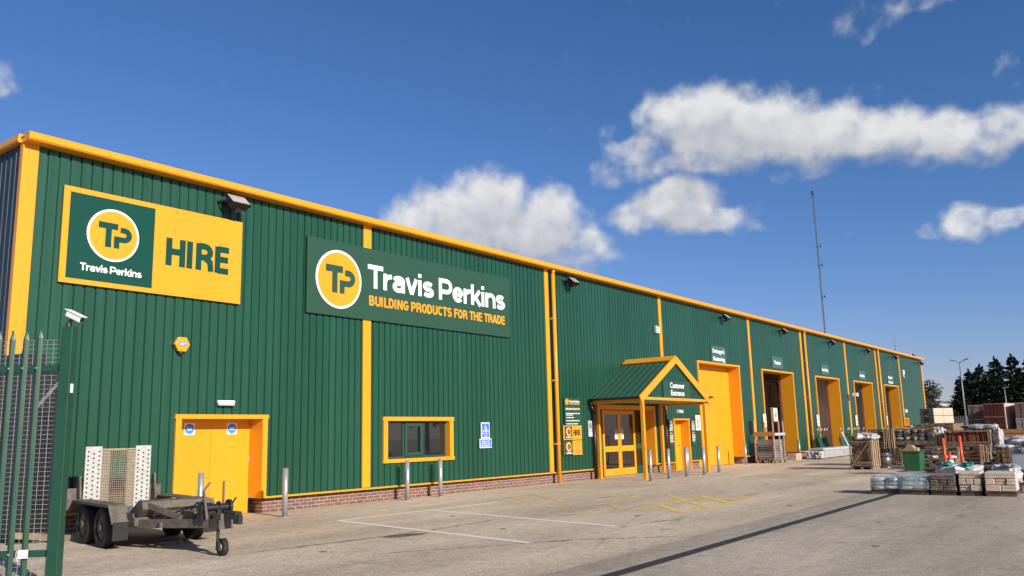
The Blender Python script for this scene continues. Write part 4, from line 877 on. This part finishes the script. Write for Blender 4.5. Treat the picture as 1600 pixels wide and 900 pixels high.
# ------------------------------------------------------------------ crates, pallets and packs in the yard
def pallet(par, x0, x1, y0, y1, z0=0, m=None, solid=False):
    mb = MB()
    if solid: mb.box(x0+.02, x1-.02, y0+.02, y1-.02, z0, z0+.085)
    mb_ = mb; n = max(3, int((x1-x0)/.16))
    for y in () if solid else (y0, (y0+y1)/2-.04, y1-.08): mb.box(x0, x1, y, y+.08, z0, z0+.085)
    for i in range(n): a = x0+(x1-x0)*i/n; mb.box(a, a+(x1-x0)/n*.72, y0, y1, z0+.0855, z0+.105)
    return mb.build('pallet', m or WOOD2, par)
def crate(label, x0, x1, y0, y1, z0, z1, cont, wood=WOOD2, brace=True, slats=5, vert=False, seed=1, group='slatted timber crates in the yard', lumpy=False, plast=None, plates=False):
    t = thing('crate', label, 'crate', ((x0+x1)/2,(y0+y1)/2,z0), 0, group); rr = random.Random(seed)
    pallet(t, x0, x1, y0, y1, z0, wood); zb = z0+.11; e = .04
    mb = MB()
    for x in (x0, x1-e):
        for y in (y0, y1-e): mb.box(x, x+e, y, y+e, zb, z1)
    for z in (zb+.02, z1-.07):
        mb.box(x0-.02, x0, y0, y1, z, z+.05).box(x0, x1, y0-.02, y0, z, z+.05).box(x1, x1+.02, y0, y1, z, z+.05)
    if brace: mb.bar((x0-.035,y1-.05,zb+.03), (x0-.035,y0+.05,z1-.05), .02, .08, (1,0,0))
    mb.build('frame', wood, t)
    mb = MB(); me_ = MB()
    if vert:
        n = slats
        for i in range(n):
            y = y0+(y1-y0)*(i+.2)/n+rr.uniform(-.02,.02); mb.box(x0-.015, x0+.005, y, y+(.028 if n > 8 else .05), zb, z1+rr.uniform(-.05,.05))
        for i in range(6): x = x0+(x1-x0)*(i+.2)/6+rr.uniform(-.03,.03); me_.bar((x,y0-.03,zb),(x+rr.uniform(-.06,.06),y0-.03,z1+rr.uniform(-.06,.04)), .07, .016, (0,1,0)) if i % 2 else me_.box(x, x+.07, y0-.04, y0-.022, zb, z1+rr.uniform(-.06,.04))
    else:
        for i in range(slats): z = zb+.10+(z1-zb-.2)*i/slats; mb.box(x0-.012, x0+.004, y0, y1, z, z+.045+rr.uniform(0,.03))
        for i in range(4): x = x0+(x1-x0)*(i+.3)/4; me_.box(x, x+.08, y0-.04, y0-.022, zb, z1+rr.uniform(-.05,.03))
    mb.build('slats', wood, t); me_.build('lit_end_slats', WOOD, t)  # end slats use paler timber to paint in the sunlit side
    mb = MB()
    if plates:
        y = y0+.05
        while y < y1-.06: mb.box(x0+.03+rr.uniform(0,.05), x1-.05, y, y+.026, zb, z1-.02+rr.uniform(-.10,.03)); y += rr.uniform(.032,.055)
    elif lumpy:
        nz = max(2, int((z1-zb)/.16)); ny = max(3, int((y1-y0)/.27)); nx = max(3, int((x1-x0)/.3))
        for k in range(nz):
            for j in range(ny):
                for i in range(nx):
                    if 0 < i < nx-1 and 0 < j < ny-1 and k < nz-1: continue
                    a, b, c = (x1-x0-.1)/nx, (y1-y0-.1)/ny, (z1-zb-.03)/nz
                    mb.lump(x0+.05+i*a, x0+.05+(i+.98)*a, y0+.05+j*b, y0+.05+(j+.98)*b, zb+k*c, zb+(k+1.05)*c, rr.randint(0,9999), 2, .7, .18)
    else:
        nz = max(2, int((z1-zb)/.22)); ny = max(2, int((y1-y0)/.3))
        for k in range(nz):
            for j in range(ny):
                b, c = (y1-y0-.1)/ny, (z1-zb-.03)/nz; mb.box(x0+.06+rr.uniform(0,.03), x1-.05, y0+.05+j*b+.006, y0+.05+(j+1)*b, zb+k*c, zb+(k+1)*c-.01)
    mb.build('contents', cont, t)
    t.rotation_euler.z = R(rr.uniform(-2.5, 2.5))
    if plast: MB().lump(*plast, seed, 15, .6, .16, .06).build('plastic_cover', PLASTW, t)
    return t
BRN = mat('brown_block', (.17,.10,.06), .85, .25, 6, .2, 50)
crate('timber crate of brown blocks with diagonal brace and white plastic on top', 32.3, 33.3, -6.94, -6.18, 0, 1.04, BRN, WOOD2, seed=2, slats=1, plast=(32.4,33.3,-7.0,-6.3,1.02,1.30))
crate('dark slatted crate on top of another, behind the steel keg', 36.0, 37.2, -6.84, -5.92, .74, 1.42, STONED, WOODD, seed=3, vert=True, slats=2, lumpy=True)
crate('dark slatted crate on the ground behind the steel keg', 36.0, 37.2, -7.1, -6.0, 0, .73, STONED, WOODD, seed=4, vert=True, slats=3, brace=False, lumpy=True)
crate('crate of grey rocks with white plastic at one end, behind the green bin', 36.0, 37.2, -8.36, -6.87, .66, 1.44, STONE, WOOD2, seed=5, slats=1, lumpy=True, plast=(36.1,37.3,-8.62,-8.2,.7,1.40))
crate('low crate of grey rocks under the rock crate with the plastic end', 36.0, 37.2, -8.5, -7.2, 0, .65, STONE, WOOD2, seed=6, slats=1, brace=False, lumpy=True)
crate('wide crate of upright terracotta roof tiles behind the orange posts', 33.0, 34.2, -10.60, -9.22, .66, 1.33, TERRA, WOOD2, seed=7, slats=1, brace=False, plates=True, plast=(33.2,34.3,-10.92,-10.66,.72,1.36))
crate('lower crate of broken roof tiles beneath the wide tile crate', 33.0, 34.2, -10.3, -9.2, 0, .65, TERRA, WOODD, seed=8, slats=3, brace=False)
crate('half empty crate with crossed pale slats right of the orange posts', 33.0, 34.0, -11.0, -10.36, 0, .62, STONED, WOOD2, seed=9, vert=True, slats=2, lumpy=True)
crate('small crate of green leaning slates left of the wide tile crate', 33.4, 34.4, -9.15, -8.8, .55, 1.24, STONED, WOOD, seed=10, vert=True, slats=4, brace=False)
crate('low crate of dark rubble under the small slate crate', 33.4, 34.4, -9.16, -8.7, 0, .54, STONED, WOOD2, seed=11, slats=3, brace=False, lumpy=True)
t = thing('plastic_shroud', 'torn sheet of clear plastic draped over the wide tile crate', 'plastic sheet', (33.6,-9.9,1.33)); MB().lump(33.1, 34.2, -10.75, -9.75, 1.335, 1.50, 12, 15, .8, .22, .05).build('sheet', PLASTW, t); MB().lump(33.4, 34.1, -10.80, -10.5, 1.34, 1.50, 13, 13, .9, .25, .05).build('fold', PLASTW, t)
t = thing('steel_keg', 'grey steel keg standing beside the brown block crate', 'keg', (33.4,-7.1,0))
MB().cyl((33.4,-7.12,0), (33.4,-7.12,.06), .16, .18, n=18).cyl((33.4,-7.12,.06), (33.4,-7.12,.5), .18, n=18).cyl((33.4,-7.12,.5), (33.4,-7.12,.56), .18, .12, n=18).build('body', STEELB, t, True); mb = MB()
for z in (.15, .42): mb.cyl((33.4,-7.12,z), (33.4,-7.12,z+.03), .19, n=18)
mb.cyl((33.4,-7.12,.56), (33.4,-7.12,.60), .13, n=14).build('hoops', DARK, t)
# plank and stone pallets behind the bin
def planks(label, x0, x1, y0, y1, z0, rows, m, seed, name='plank_stack'):
    t = thing(name, label, 'timber stack', ((x0+x1)/2,(y0+y1)/2,z0)); rr = random.Random(seed); 
    bm_ = MB()
    for x in (x0+.1, x1-.2): bm_.box(x, x+.08, y0, y1, z0, z0+.06)
    bm_.build('bearer', WOOD2, t); z = z0+.062
    for r_ in range(rows):
        mb = MB(); y = y0
        while y < y1-.05: w = rr.uniform(.10,.2); mb.box(x0+rr.uniform(-.04,.04), x1+rr.uniform(-.04,.04), y, min(y+w, y1), z, z+.042); y += w+.006
        mb.build('plank_layer', m, t); z += .046
    t.rotation_euler.z = R(rr.uniform(-3, 3)); return t
planks('short stack of pale planks on the ground under the green bin', 26.5, 28.2, -9.77, -9.02, 0, 2, WOOD, 1)
planks('stack of boards with a stone on top, right of the green bin', 30.6, 32.0, -9.95, -9.0, 0, 8, WOOD2, 2)
tag(MB().lump(30.7, 31.2, -9.9, -9.5, .435, .53, 21, 3, .6, .15).build('stone_slab', CREAM, None), 'pale stone slab lying on the board stack right of the green bin', 'stone')
crate('crate of dark rubble standing behind the board stack', 32.15, 32.8, -9.75, -8.95, 0, .80, STONED, WOOD2, seed=14, slats=4, brace=False, lumpy=True)
planks('low board stack carrying the traffic cone', 26.0, 27.4, -10.75, -9.95, 0, 6, WOODD, 3)
# wheelie bin
t = thing('wheelie_bin', 'green wheelie bin without a lid, filled with cardboard', 'bin', (29.4,-8.97,0))
bx0, by0, by1 = 29.1, -9.20, -8.74; f = .025
mb = MB(); tz = .70
ro = [(bx0-f,by0-f,tz),(bx0+.65+f,by0-f,tz),(bx0+.65+f,by1+f,tz),(bx0-f,by1+f,tz)]; bo_ = [(bx0,by0,.03),(bx0+.62,by0,.03),(bx0+.62,by1,.03),(bx0,by1,.03)]
mb.add(bo_+ro, [(0,3,2,1),(0,1,5,4),(1,2,6,5),(2,3,7,6),(3,0,4,7)]); mb.build('body', BINM, t, bevel=.02)
mb = MB(); q = f+.025
mb.box(bx0-q, bx0-f+.03, by0-q, by1+q, tz-.02, tz+.03).box(bx0+.65+f-.03, bx0+.65+q, by0-q, by1+q, tz-.02, tz+.03).box(bx0-f+.03, bx0+.65+f-.03, by0-q, by0-f+.03, tz-.02, tz+.03).box(bx0-f+.03, bx0+.65+f-.03, by1+f-.03, by1+q, tz-.02, tz+.03); mb.build('rim', BINM, t, bevel=.008)
mb = MB()
for y in (by0-.03, by1+.03): mb.cyl((bx0+.55,y-.03,.1), (bx0+.55,y+.03,.1), .1, n=16)
mb.build('wheels', RUBBER, t)
t = thing('cardboard_box', 'torn cardboard box sticking out of the green bin', 'box', (29.4,-8.95,.55)); MB().prism([(-9.08,.52),(-8.76,.52),(-8.75,.78),(-8.86,.92),(-9.0,.90),(-9.10,.76)], lambda a, b: (29.16, a, b), lambda a, b: (29.5, a, b)).build('carton', CARD, t, bevel=.01); MB().prism([(-9.18,.6),(-9.10,.6),(-9.09,.80),(-9.16,.83)], lambda a, b: (29.2, a, b), lambda a, b: (29.4, a, b)).build('flap', WOOD, t)
# front row of part pallets
def sacks(label, y0, y1, m, seed, z1=.36, x0=20.5, x1=21.4):
    t = thing('sack_pallet', label, 'sacks', ((x0+x1)/2,(y0+y1)/2,0), 0, 'pallets of sacks at the yard front'); pallet(t, x0, x1, y0, y1, 0, WOODD, True); rr = random.Random(seed)
    n = max(2, int((z1-.1)/.085)); w = (y1-y0)/2
    for k in range(n):
        for j in range(2):
            z = .106+(z1-.106)*k/n
            MB().lump(x0+rr.uniform(-.03,.02), x0+.5, y0+j*w-.01, y0+(j+1)*w+.01, z, z+(z1-.1)/n*1.12, rr.randint(0,999), 5, .55, .09).build('sack', m if (k+j) % 3 else TEAL if seed == 2 else BAGW, t, True)
            MB().lump(x0+.5, x1, y0+j*w-.01, y0+(j+1)*w+.01, z, z+(z1-.1)/n*1.12, rr.randint(0,999), 5, .55, .09).build('sack', m, t, True)
    MB().lump(x0-.03, x1+.03, y0-.04, y1+.03, .09, z1+.06, seed+50, 14, .32, .10, .03).build('wrap', PLAST, t)
    t.rotation_euler.z = R(rr.uniform(-6, 6)); return t
sacks('pallet of white and teal printed sacks, leftmost of the front row', -10.57, -9.94, TEALP, 1, .36)
sacks('pallet of teal banded sacks under clear wrap, second in the front row', -11.18, -10.55, TEALP, 2, .37)
def blocks(label, y0, y1, z1, m, seed, x0=20.5, x1=21.3, rows=3, base=WOODD, rough=True, cat='stone stack'):
    t = thing('stone_stack', label, cat, ((x0+x1)/2,(y0+y1)/2,0)); pallet(t, x0, x1, y0-.0, y1+.0, 0, base, True); rr = random.Random(seed); h = (z1-.106)/rows
    for k in range(rows):
        n = (2,3,1)[k % 3] if rough else 3; w = (y1-y0)/n; mb = MB()
        for j in range(n):
            for i in range(3):
                a = (x1-x0)/3; zz = .106+k*h; kk = rr.uniform(-.02,.025)
                if rr.random() < .5: mb.box(x0+i*a+kk, x0+(i+1)*a-.012+kk, y0+j*w+.004, y0+(j+1)*w-.008, zz+.002, zz+h-.006)
                else: mb.box(x0+i*a+kk, x0+(i+1)*a-.012+kk, y0+j*w+.004, y0+(j+1)*w-.008, zz+.002, zz+h*.48).box(x0+i*a+kk*.5, x0+(i+1)*a-.012+kk*.5, y0+j*w+.006, y0+(j+1)*w-.01, zz+h*.5, zz+h-.006)
        mb.build('stone_course', m, t, bevel=.012).rotation_euler.z = R(rr.uniform(-.8, .8))
    t.rotation_euler.z = R(rr.uniform(-4, 4)); return t
blocks('stack of rough dark walling stone, middle of the front row', -11.75, -11.22, .44, STONED, 3)
blocks('stack of pale cream walling blocks right of the dark stone stack', -12.20, -11.77, .50, CREAM, 4)
blocks('stack of pale cream walling blocks at the right end of the front row', -12.84, -12.26, .50, CREAM, 5)
t = thing('plastic_heap', 'heap of clear plastic with green printing behind the dark stone stack', 'plastic heap', (22.8,-11.4,0)); pallet(t, 22.4, 23.3, -11.9, -10.95)
MB().lump(22.4, 23.3, -11.88, -10.97, .106, .56, 31, 15, .5, .12, .05).build('wrapped_sacks', PLASTW, t); MB().lump(22.5, 22.8, -11.30, -11.10, .54, .64, 32, 9, .6, .3, .12).build('green_sack', TEAL, t); MB().lump(22.5, 22.8, -11.75, -11.55, .54, .63, 33, 9, .6, .3, .12).build('green_sack', TEAL, t); MB().lump(22.37, 22.5, -11.42, -11.22, .27, .38, 34, 8, .5, .1, .06).build('green_print', TEAL, t); MB().lump(22.37, 22.5, -11.7, -11.55, .3, .40, 35, 8, .5, .1, .06).build('green_print', TEAL, t)
t = thing('plastic_sheet', 'crumpled white plastic lying behind the cream blocks', 'plastic sheet', (22.5,-12.4,0)); pallet(t, 22.2, 23.1, -12.75, -12.1, 0, WOODD); MB().lump(22.2, 23.0, -12.72, -12.12, .106, .54, 36, 13, .6, .15, .05).build('sheet', PLASTW, t); MB().lump(22.1, 22.5, -12.7, -12.4, .54, .60, 37, 11, .9, .25, .05).build('fold', PLASTW, t)
t = thing('bulk_bag', 'grey bulk bag with plastic piled on top at the right edge', 'bulk bag', (24.5,-12.9,.3)); MB().box(24.0, 25.0, -13.5, -12.36, .36, .93).build('bag', GREYP, t, bevel=.04); MB().lump(24.0, 24.9, -13.5, -12.35, .93, 1.22, 41, 14, .7, .2, .05).build('white_plastic', PLASTW, t); MB().lump(23.97, 24.4, -12.95, -12.6, .94, 1.10, 42, 6, .8, .2).build('green_sack', TEAL, t, True)
mb = MB()
for i in range(6): a = math.pi*i/5; mb.bar((23.992,-12.58,.80), (23.992,-12.58+.16*math.cos(a),.80+.11*math.sin(a)), .01, .035, (1,0,0))
mb.build('fan_print', DARK, t); MB().box(23.985, 23.998, -13.4, -12.82, .58, .68).build('teal_print', TEAL, t)
crate('dark crate of black sacks under the grey bulk bag', 23.7, 25.1, -13.6, -12.33, 0, .35, BLACK, WOODD, seed=15, brace=False, slats=2)
t = blocks('short stack of brown bricks beside the grey bulk bag', -12.07, -11.74, .87, BRN, 8, 26.0, 27.0, 6, WOODD, False, 'brick stack'); MB().lump(25.97, 27.02, -12.1, -11.7, .85, .94, 44, 12, .5, .12, .05).build('cover', PLASTW, t)
tag(MB().lump(21.6, 22.0, -13.25, -12.95, 0, .16, 45, 4, .6, .2).build('timber_offcut', WOOD, None), 'pale timber offcut on the ground right of the cream blocks', 'timber')
def upright_pallet(label, x, y0, y1, z0, h, lean, m, seed, group='pallets leaning in the yard'):
    t = thing('pallet', label, 'pallet', (x,(y0+y1)/2,z0), 0, group); rr = random.Random(seed); mb = MB(); n = 6
    for i in range(n): y = y0+(y1-y0)*i/n+rr.uniform(-.01,.02); mb.bar((x,y+.04,z0),(x+lean,y+.04+rr.uniform(-.03,.03),z0+h+rr.uniform(-.05,.05)), .02, .075, (1,0,0))
    mb.build('boards', m, t); mb = MB()
    for f_ in (.06, .5, .92): mb.bar((x+lean*f_+.05,y0,z0+h*f_),(x+lean*f_+.05,y1,z0+h*f_), .08, .07)
    mb.build('bearers', WOOD2, t); return t
upright_pallet('pale pallet stood on edge between the dark crates and the rock crate', 35.6, -6.98, -6.55, .66, .78, .12, WOOD, 1)
upright_pallet('broken pallet stood on edge below the rock crate behind the green bin', 35.5, -7.25, -6.8, 0, .66, .10, WOOD2, 2)
upright_pallet('narrow pale pallet leaning beside the taller orange post', 32.4, -10.72, -10.36, 0, .80, .25, WOOD, 3)
upright_pallet('weathered pallet leaning against the lower tile crate', 32.5, -9.85, -9.35, 0, .62, .30, WOOD2, 4)
def heap(name, label, x0, x1, y0, y1, h, m, n, seed, cat='rubble', z0=0, sz=.12):
    t = thing(name, label, cat, ((x0+x1)/2,(y0+y1)/2,z0)); rr = random.Random(seed)
    mb = MB().lump(x0, x1, y0, y1, z0, z0+h*.8, seed, 8, .8, .15, .05)
    for i in range(n):
        a, b = rr.random(), rr.random(); k = 1-max(abs(a-.5), abs(b-.5))*1.3; q = sz*rr.uniform(.5,1.3); x, y, z = x0+(x1-x0)*a, y0+(y1-y0)*b, z0+h*max(.05, k)*rr.uniform(.6,1.0)
        mb.lump(x-q, x+q, y-q*.8, y+q*.8, max(z0, z-q*.5), z+q*.5, seed*100+i, 2, .6, .25, .05)
    mb.build('heap', m, t); return t
heap('stone_heap', 'small heap of pale broken stone right of the board stack', 29.9, 30.8, -10.35, -9.7, .34, CREAM, 26, 5)
heap('sack_heap', 'heap of black sacks right of the orange posts', 30.6, 31.6, -11.55, -10.85, .55, BLACK, 10, 6, 'sacks', 0, .2)
heap('rubble_heap', 'low heap of brown rubble in front of the lower tile crate', 31.6, 32.3, -10.2, -9.5, .30, STONED, 24, 7)
heap('offcut_heap', 'heap of split timber offcuts right of the black sacks', 27.6, 28.6, -12.05, -11.5, .36, WOOD2, 22, 8, 'timber', 0, .13)
planks('loose stack of dark boards in front of the black sacks', 28.3, 29.6, -11.35, -10.75, 0, 5, WOODD, 12)
planks('pale plank stack at the right edge behind the grey bulk bag', 28.5, 30.0, -13.9, -12.9, 0, 14, WOOD2, 13)
t = thing('wrapped_pallet', 'grey plastic wrapped pallet behind the crate of broken tiles', 'wrapped pallet', (34.9,-11.2,0)); pallet(t, 34.5, 35.5, -11.9, -11.0, 0, WOODD); MB().lump(34.5, 35.5, -11.88, -11.02, .106, 1.05, 61, 14, .35, .08, .03).build('wrap', PLASTW, t)
for i, (x, y, z, lb) in enumerate(((31.0,-9.25,.44,'flat pale stone on the left end of the board stack'),(36.3,-7.4,1.45,'pale stone lying on top of the rock crate'))):
    tag(MB().lump(x-.2, x+.2, y-.14, y+.14, z, z+.09, 70+i, 3, .6, .2, .03).build('loose_stone', CREAM, None), lb, 'stone')
# posts and cone
for y, h, lb in ((-10.22, 1.10, 'left one of two orange plastic posts'),(-10.66, 1.16, 'right one of two orange plastic posts, the taller')):
    t = thing('marker_post', lb, 'marker post', (27.6,y,0), 0, 'orange marker posts'); yy = y-.0
    MB().cyl((27.6,yy,.04), (27.6,yy,h), .042, n=16).cyl((27.6,yy,h), (27.6,yy,h+.03), .042, .02, n=16).build('tube', ORANGE, t, True); MB().cyl((27.6,yy,0), (27.6,yy,.04), .16, n=16).build('foot', BLACK, t)
t = thing('traffic_cone', 'small orange and white traffic cone between the orange posts', 'cone', (26.5,-10.56,.345)); c = (26.5,-10.56)
MB().cyl((*c,.37), (*c,.76), .105, .022, n=18).build('cone', ORANGE, t, True); MB().cyl((*c,.40), (*c,.54), .102, .070, n=18).build('white_band', WHITE, t, True); MB().box(c[0]-.15, c[0]+.15, c[1]-.15, c[1]+.15, .345, .37).build('base', BLACK, t)
# big packs at the back of the yard
REDB = mat('red_brick_pack', (.17,.042,.028), .85, .2, 30, .3, 40, col2=(.25,.07,.045)); PINKW = mat('pink_wrap_lit_brick', (.60,.42,.36), .45, .15, 4, .3, 10)
t = thing('timber_pack', 'long ochre and grey pack of boards carrying the brick packs', 'timber pack', (51,-8.7,0))
MB().box(49.8, 52.4, -11.2, -6.7, 0, .72).build('lower_boards', WOODD, t); MB().box(49.7, 52.4, -11.2, -6.7, .722, .85).build('grey_slab', GREYP, t); MB().box(49.75, 52.4, -11.2, -6.7, .852, 1.05).box(49.72, 52.4, -11.2, -6.7, 1.052, 1.235).build('ochre_boards', OCHRE, t)
def pack(label, loc, rz, dx, dy, h, m, side=None, seed=0, name='brick_pack', cat='brick pack', strap=DARK, top=True, ny=2):
    t = thing(name, label, cat, loc, R(rz)); rr = random.Random(seed); n = max(4, int(h/.075)); mb = MB()
    for k in range(n):
        a = h/n; nn = max(2, int(dy/.23))
        for j in range(nn): e = rr.uniform(0,.010); mb.box(e, dx-e, dy*j/nn+.003, dy*(j+1)/nn-.003, k*a+.002, (k+1)*a-.004)
    mb.build('bricks', m, t, local=True)
    if side:
        for i in range(ny): MB().box(dx*i/ny+.012, dx*(i+1)/ny-.012, -.022, -.004, .02, h).build('lit_side', side, t, local=True)  # paler sheets paint the sunlit face of the pack
    for f_ in (.25, .75): MB().box(-.006, -.001, dy*f_-.012, dy*f_+.012, 0, h).build('strap', strap, t, local=True)
    if top: MB().box(-.01, dx+.01, -.03, dy+.01, h+.001, h+.03).build('top_wrap', PINKW, t, local=True)
    return t
for i, j, lb in ((0,0,'lower right'),(1,0,'lower left'),(0,1,'upper right'),(1,1,'upper left')):
    pack(lb+' red brick pack of the four stacked ones', (50.0+.10*i, -8.94+.51*i, 1.237+.665*j), -11, 2.3, .49, .63, REDB, PINKW if i == 0 else None, i*2+j)
pack('grey brick pack left of the red packs, upper one of two', (52.0,-7.80,1.80), 0, 1.2, .85, .72, STONED, None, 3); pack('grey brick pack left of the red packs, lower one of two', (52.0,-7.70,1.237), 0, 1.2, .8, .53, STONED, None, 4)
pack('dark red brick pack at the right edge of the yard, upper one', (50.0,-10.5,1.76), 0, 2, 1.08, .76, mat('mixed_brick', (.13,.07,.06), .9, .3, 14, col2=(.24,.15,.13)), None, 5); pack('grey brick pack at the right edge of the yard, lower one', (50.0,-10.5,1.237), 0, 2, 1.10, .49, STONE, None, 6)
LBL = mat('blue_label', (.05,.09,.22), .5, .1, 6)
for j, lb in ((0,'lower cream wrapped block pack beyond the far end of the building'),(1,'upper cream wrapped block pack beyond the far end of the building')):
    t = pack(lb, (60.0,-3.62,1.66+.49*j), -30, 1.74, 1.05, .475, STONE, CREAM, 7+j, 'block_pack', 'block pack', OCHRE, False)
    MB().box(-.012, -.0065, .35, .72, .12, .34).build('pack_label', LBL, t, local=True)
planks('tall weathered board stack under the cream block packs', 59.7, 62.6, -4.8, -2.4, 0, 34, WOOD2, 11)
t = thing('palisade_fence', 'grey palisade fence at the back of the yard', 'fence', (70,-5,0)); mb = MB()
for i in range(60): y = -10.5+i*.15; mb.prism([(y-.035,.05),(y+.035,.05),(y+.035,2.08),(y,2.2),(y-.035,2.08)], lambda a, b: (70.0, a, b), lambda a, b: (70.025, a, b))
pl = mb.build('pales', GALVFAR, t); pl['kind'] = 'part'; MB().box(70.026, 70.07, -10.6, -1.5, .5, .55).box(70.026, 70.07, -10.6, -1.5, 1.75, 1.8).build('rails', GALVFAR, t)
t = thing('yard_pallets', 'low dark stack of pallets in front of the far fence', 'pallets', (64,-6,0))
for k in range(9): pallet(t, 63.4, 64.8, -6.6, -5.3, k*.13, WOODD)

# ------------------------------------------------------------------ trees, columns, mast
def leafquad(mb, c, d, s, rr):
    d = d.normalized(); u = d.cross(Vector((rr.uniform(-1,1), rr.uniform(-1,1), rr.uniform(-.3,1)))).normalized()
    mb.add([c-u*s*.35, c+d*s*.5-u*s*.2, c+d*s, c+d*s*.5+u*s*.45], [(0,1,2,3)])
def conifer(name, loc, h, r, seed, label):
    rr = random.Random(seed); t = thing(name, label, 'tree', loc, 0, 'dark conifers beyond the yard'); x, y, z0 = loc
    MB().cyl((0,0,0), (0,0,h*.96), h*.022, .03, n=8).build('trunk', BARK, t, local=True); mb = MB()
    nb = int(h*16)
    for i in range(nb):
        f = (i+.5)/nb; z = h*(.06+.94*f); L = r*(1-f)**.72*rr.uniform(.55,1.2)+.18; a = rr.uniform(0, 6.283); dv = Vector((math.cos(a), math.sin(a), rr.uniform(-.05,.42)))
        k = max(3, int(L*5))
        for j in range(k):
            g = (j+.6)/k; c = Vector((0,0,z))+dv*L*g-Vector((0,0,.16*L*g*(1-g)))
            for q in range(4): leafquad(mb, c, dv+Vector((rr.uniform(-.8,.8), rr.uniform(-.8,.8), rr.uniform(-.5,.6))), rr.uniform(.35,.75)*(.55+.5*(1-g)), rr)
        
    for q in range(14): leafquad(mb, Vector((0,0,h*.93+q*.008*h)), Vector((rr.uniform(-.5,.5), rr.uniform(-.5,.5), 1)), .5, rr)
    mb.build('crown', CONIF, t, local=True); return t
CN = ['leftmost dark conifer, behind the tall double lamp column','dark conifer just right of the tall lamp column','shorter middle dark conifer in the row','tall pointed dark conifer behind the red brick packs','tall dark conifer near the right edge','rightmost dark conifer at the picture edge']
for (x, y, h, r_, s), lb in zip(((146.6,9.2,8.6,3.3,1),(147.4,8.0,9.7,3.3,2),(148.3,6.6,10.4,3.6,3),(149.8,4.7,11.5,4.0,4),(151.3,2.5,11.8,4.1,5),(152.4,.3,11.6,4.1,6)), CN): conifer('conifer', (x,y,-.2), h, r_, s, lb)
def broadleaf(label, loc, h, r, seed, m, n=2600, group=None, ls=.42):
    rr = random.Random(seed); t = thing('broadleaf_tree', label, 'tree', loc, 0, group); mb = MB().cyl((0,0,0), (0,0,h*.5), h*.03, h*.018, n=8)
    for i in range(7): a = i*.9; mb.cyl((0,0,h*.35+i*.02*h), (math.cos(a)*r*.6, math.sin(a)*r*.6, h*.6+i*.03*h), h*.012, h*.003, n=6)
    mb.build('trunk', BARK, t, local=True); mb = MB(); bl = [(rr.uniform(-.6,.6)*r, rr.uniform(-.6,.6)*r, h*rr.uniform(.45,.86), r*rr.uniform(.3,.55)) for _ in range(13)]
    for i in range(n):
        bx_, by_, bz, br = rr.choice(bl); v = Vector((rr.gauss(0,1), rr.gauss(0,1), rr.gauss(0,1))).normalized()*br*rr.uniform(.55,1.08)
        leafquad(mb, Vector((bx_,by_,bz))+v, Vector((rr.uniform(-1,1), rr.uniform(-1,1), rr.uniform(-1,.6))), rr.uniform(.6,1.3)*ls, rr)
    mb.build('crown', m, t, local=True); return t
broadleaf('grey green broadleaf tree rising beyond the far end of the building', (128.5,10.9,0), 8.0, 2.3, 3, LEAF, 1500, ls=.42)
bt = broadleaf('leafy tree across the road behind the camera', (42,-52,0), 10, 4.5, 8, LEAF2, 1500, 'trees reflected in the window', .8)
for x, y in ((52,-50),(61,-53),(70,-50),(80,-54),(92,-52)): dup(bt, (x,y,0), rng.uniform(0,6))
lc = thing('lamp_column', 'tall double headed grey lamp column in front of the conifers', 'lamp column', (124.1,5.25,0))
MB().cyl((124.1,5.25,0), (124.1,5.25,9.6), .13, .07, n=10).build('column', GALVFAR, lc, True)
for s in (-1, 1):
    MB().bar((124.1,5.25,9.6), (124.1-.1*s,5.25-.62*s,9.95), .07, .07).build('arm', GALVFAR, lc)
    MB().bar((124.1-.1*s,5.25-.55*s,9.93), (124.1-.18*s,5.25-1.15*s,10.1), .24, .12).build('lamp_head', GALVFAR, lc)
t = thing('lamp_column', 'shorter grey lamp column in front of the right hand conifers', 'lamp column', (127.5,.9,0)); MB().cyl((127.5,.9,0), (127.5,.9,6.2), .12, .06, n=10).build('column', GALVFAR, t, True); MB().bar((127.5,1.1,6.2), (127.5,.4,6.3), .22, .12).build('lamp_head', GALVFAR, t)
t = thing('far_shed', 'low grey roofed shed far off beyond the fence', 'shed', (225,34,0)); MB().box(225, 245, 24, 47, 0, 5.6).build('walls', FARROOF, t); MB().prism([(23.5,5.6),(47.5,5.6),(35.5,7.4)], lambda a, b: (224.5, a, b), lambda a, b: (246, a, b)).build('roof', FARROOF, t)
t = thing('low_building', 'pale low building glimpsed between the tree and the conifers', 'building', (270,46,0)); MB().box(270, 280, 36, 50, 0, 8.2).build('walls', PLASTW, t); MB().box(269.5, 280.5, 35.5, 50.5, 8.2, 8.7).build('roof', FARROOF, t)
MX, MY = 609.6, 169.8
t = thing('radio_mast', 'very tall thin lattice radio mast on the horizon behind the warehouse', 'mast', (MX,MY,0)); H = 172
mb = MB(); w = .5
cs = [(MX+w*math.cos(R(a)), MY+w*math.sin(R(a))) for a in (20,140,260)]
for x, y in cs: mb.cyl((x,y,0), (x,y,H), .16, n=5)
mb.build('legs', MAST, t); mb = MB(); z = 0; k = 0
while z < H-3:
    for i in range(3): a_, b_ = cs[i], cs[(i+1)%3]; mb.bar((*a_,z), (*b_,z+2.6), .12, .12); 
    z += 2.6
mb.build('bracing', MAST, t)
mb = MB().box(MX-1.1,MX+1.1,MY-1.1,MY+1.1,H-1,H+1.5); 
for z in (95, 118, 132): mb.cyl((MX,MY-1.7,z), (MX,MY-2.7,z), 1.0, n=10)
mb.build('antennas', MAST, t); mb = MB()
for a in (40, 160, 280):
    for z in (60, 110, 160): mb.cyl((MX,MY,z), (MX+90*math.cos(R(a)),MY+90*math.sin(R(a)),0), .012, n=3)
mb.build('guy_wires', MAST, t)
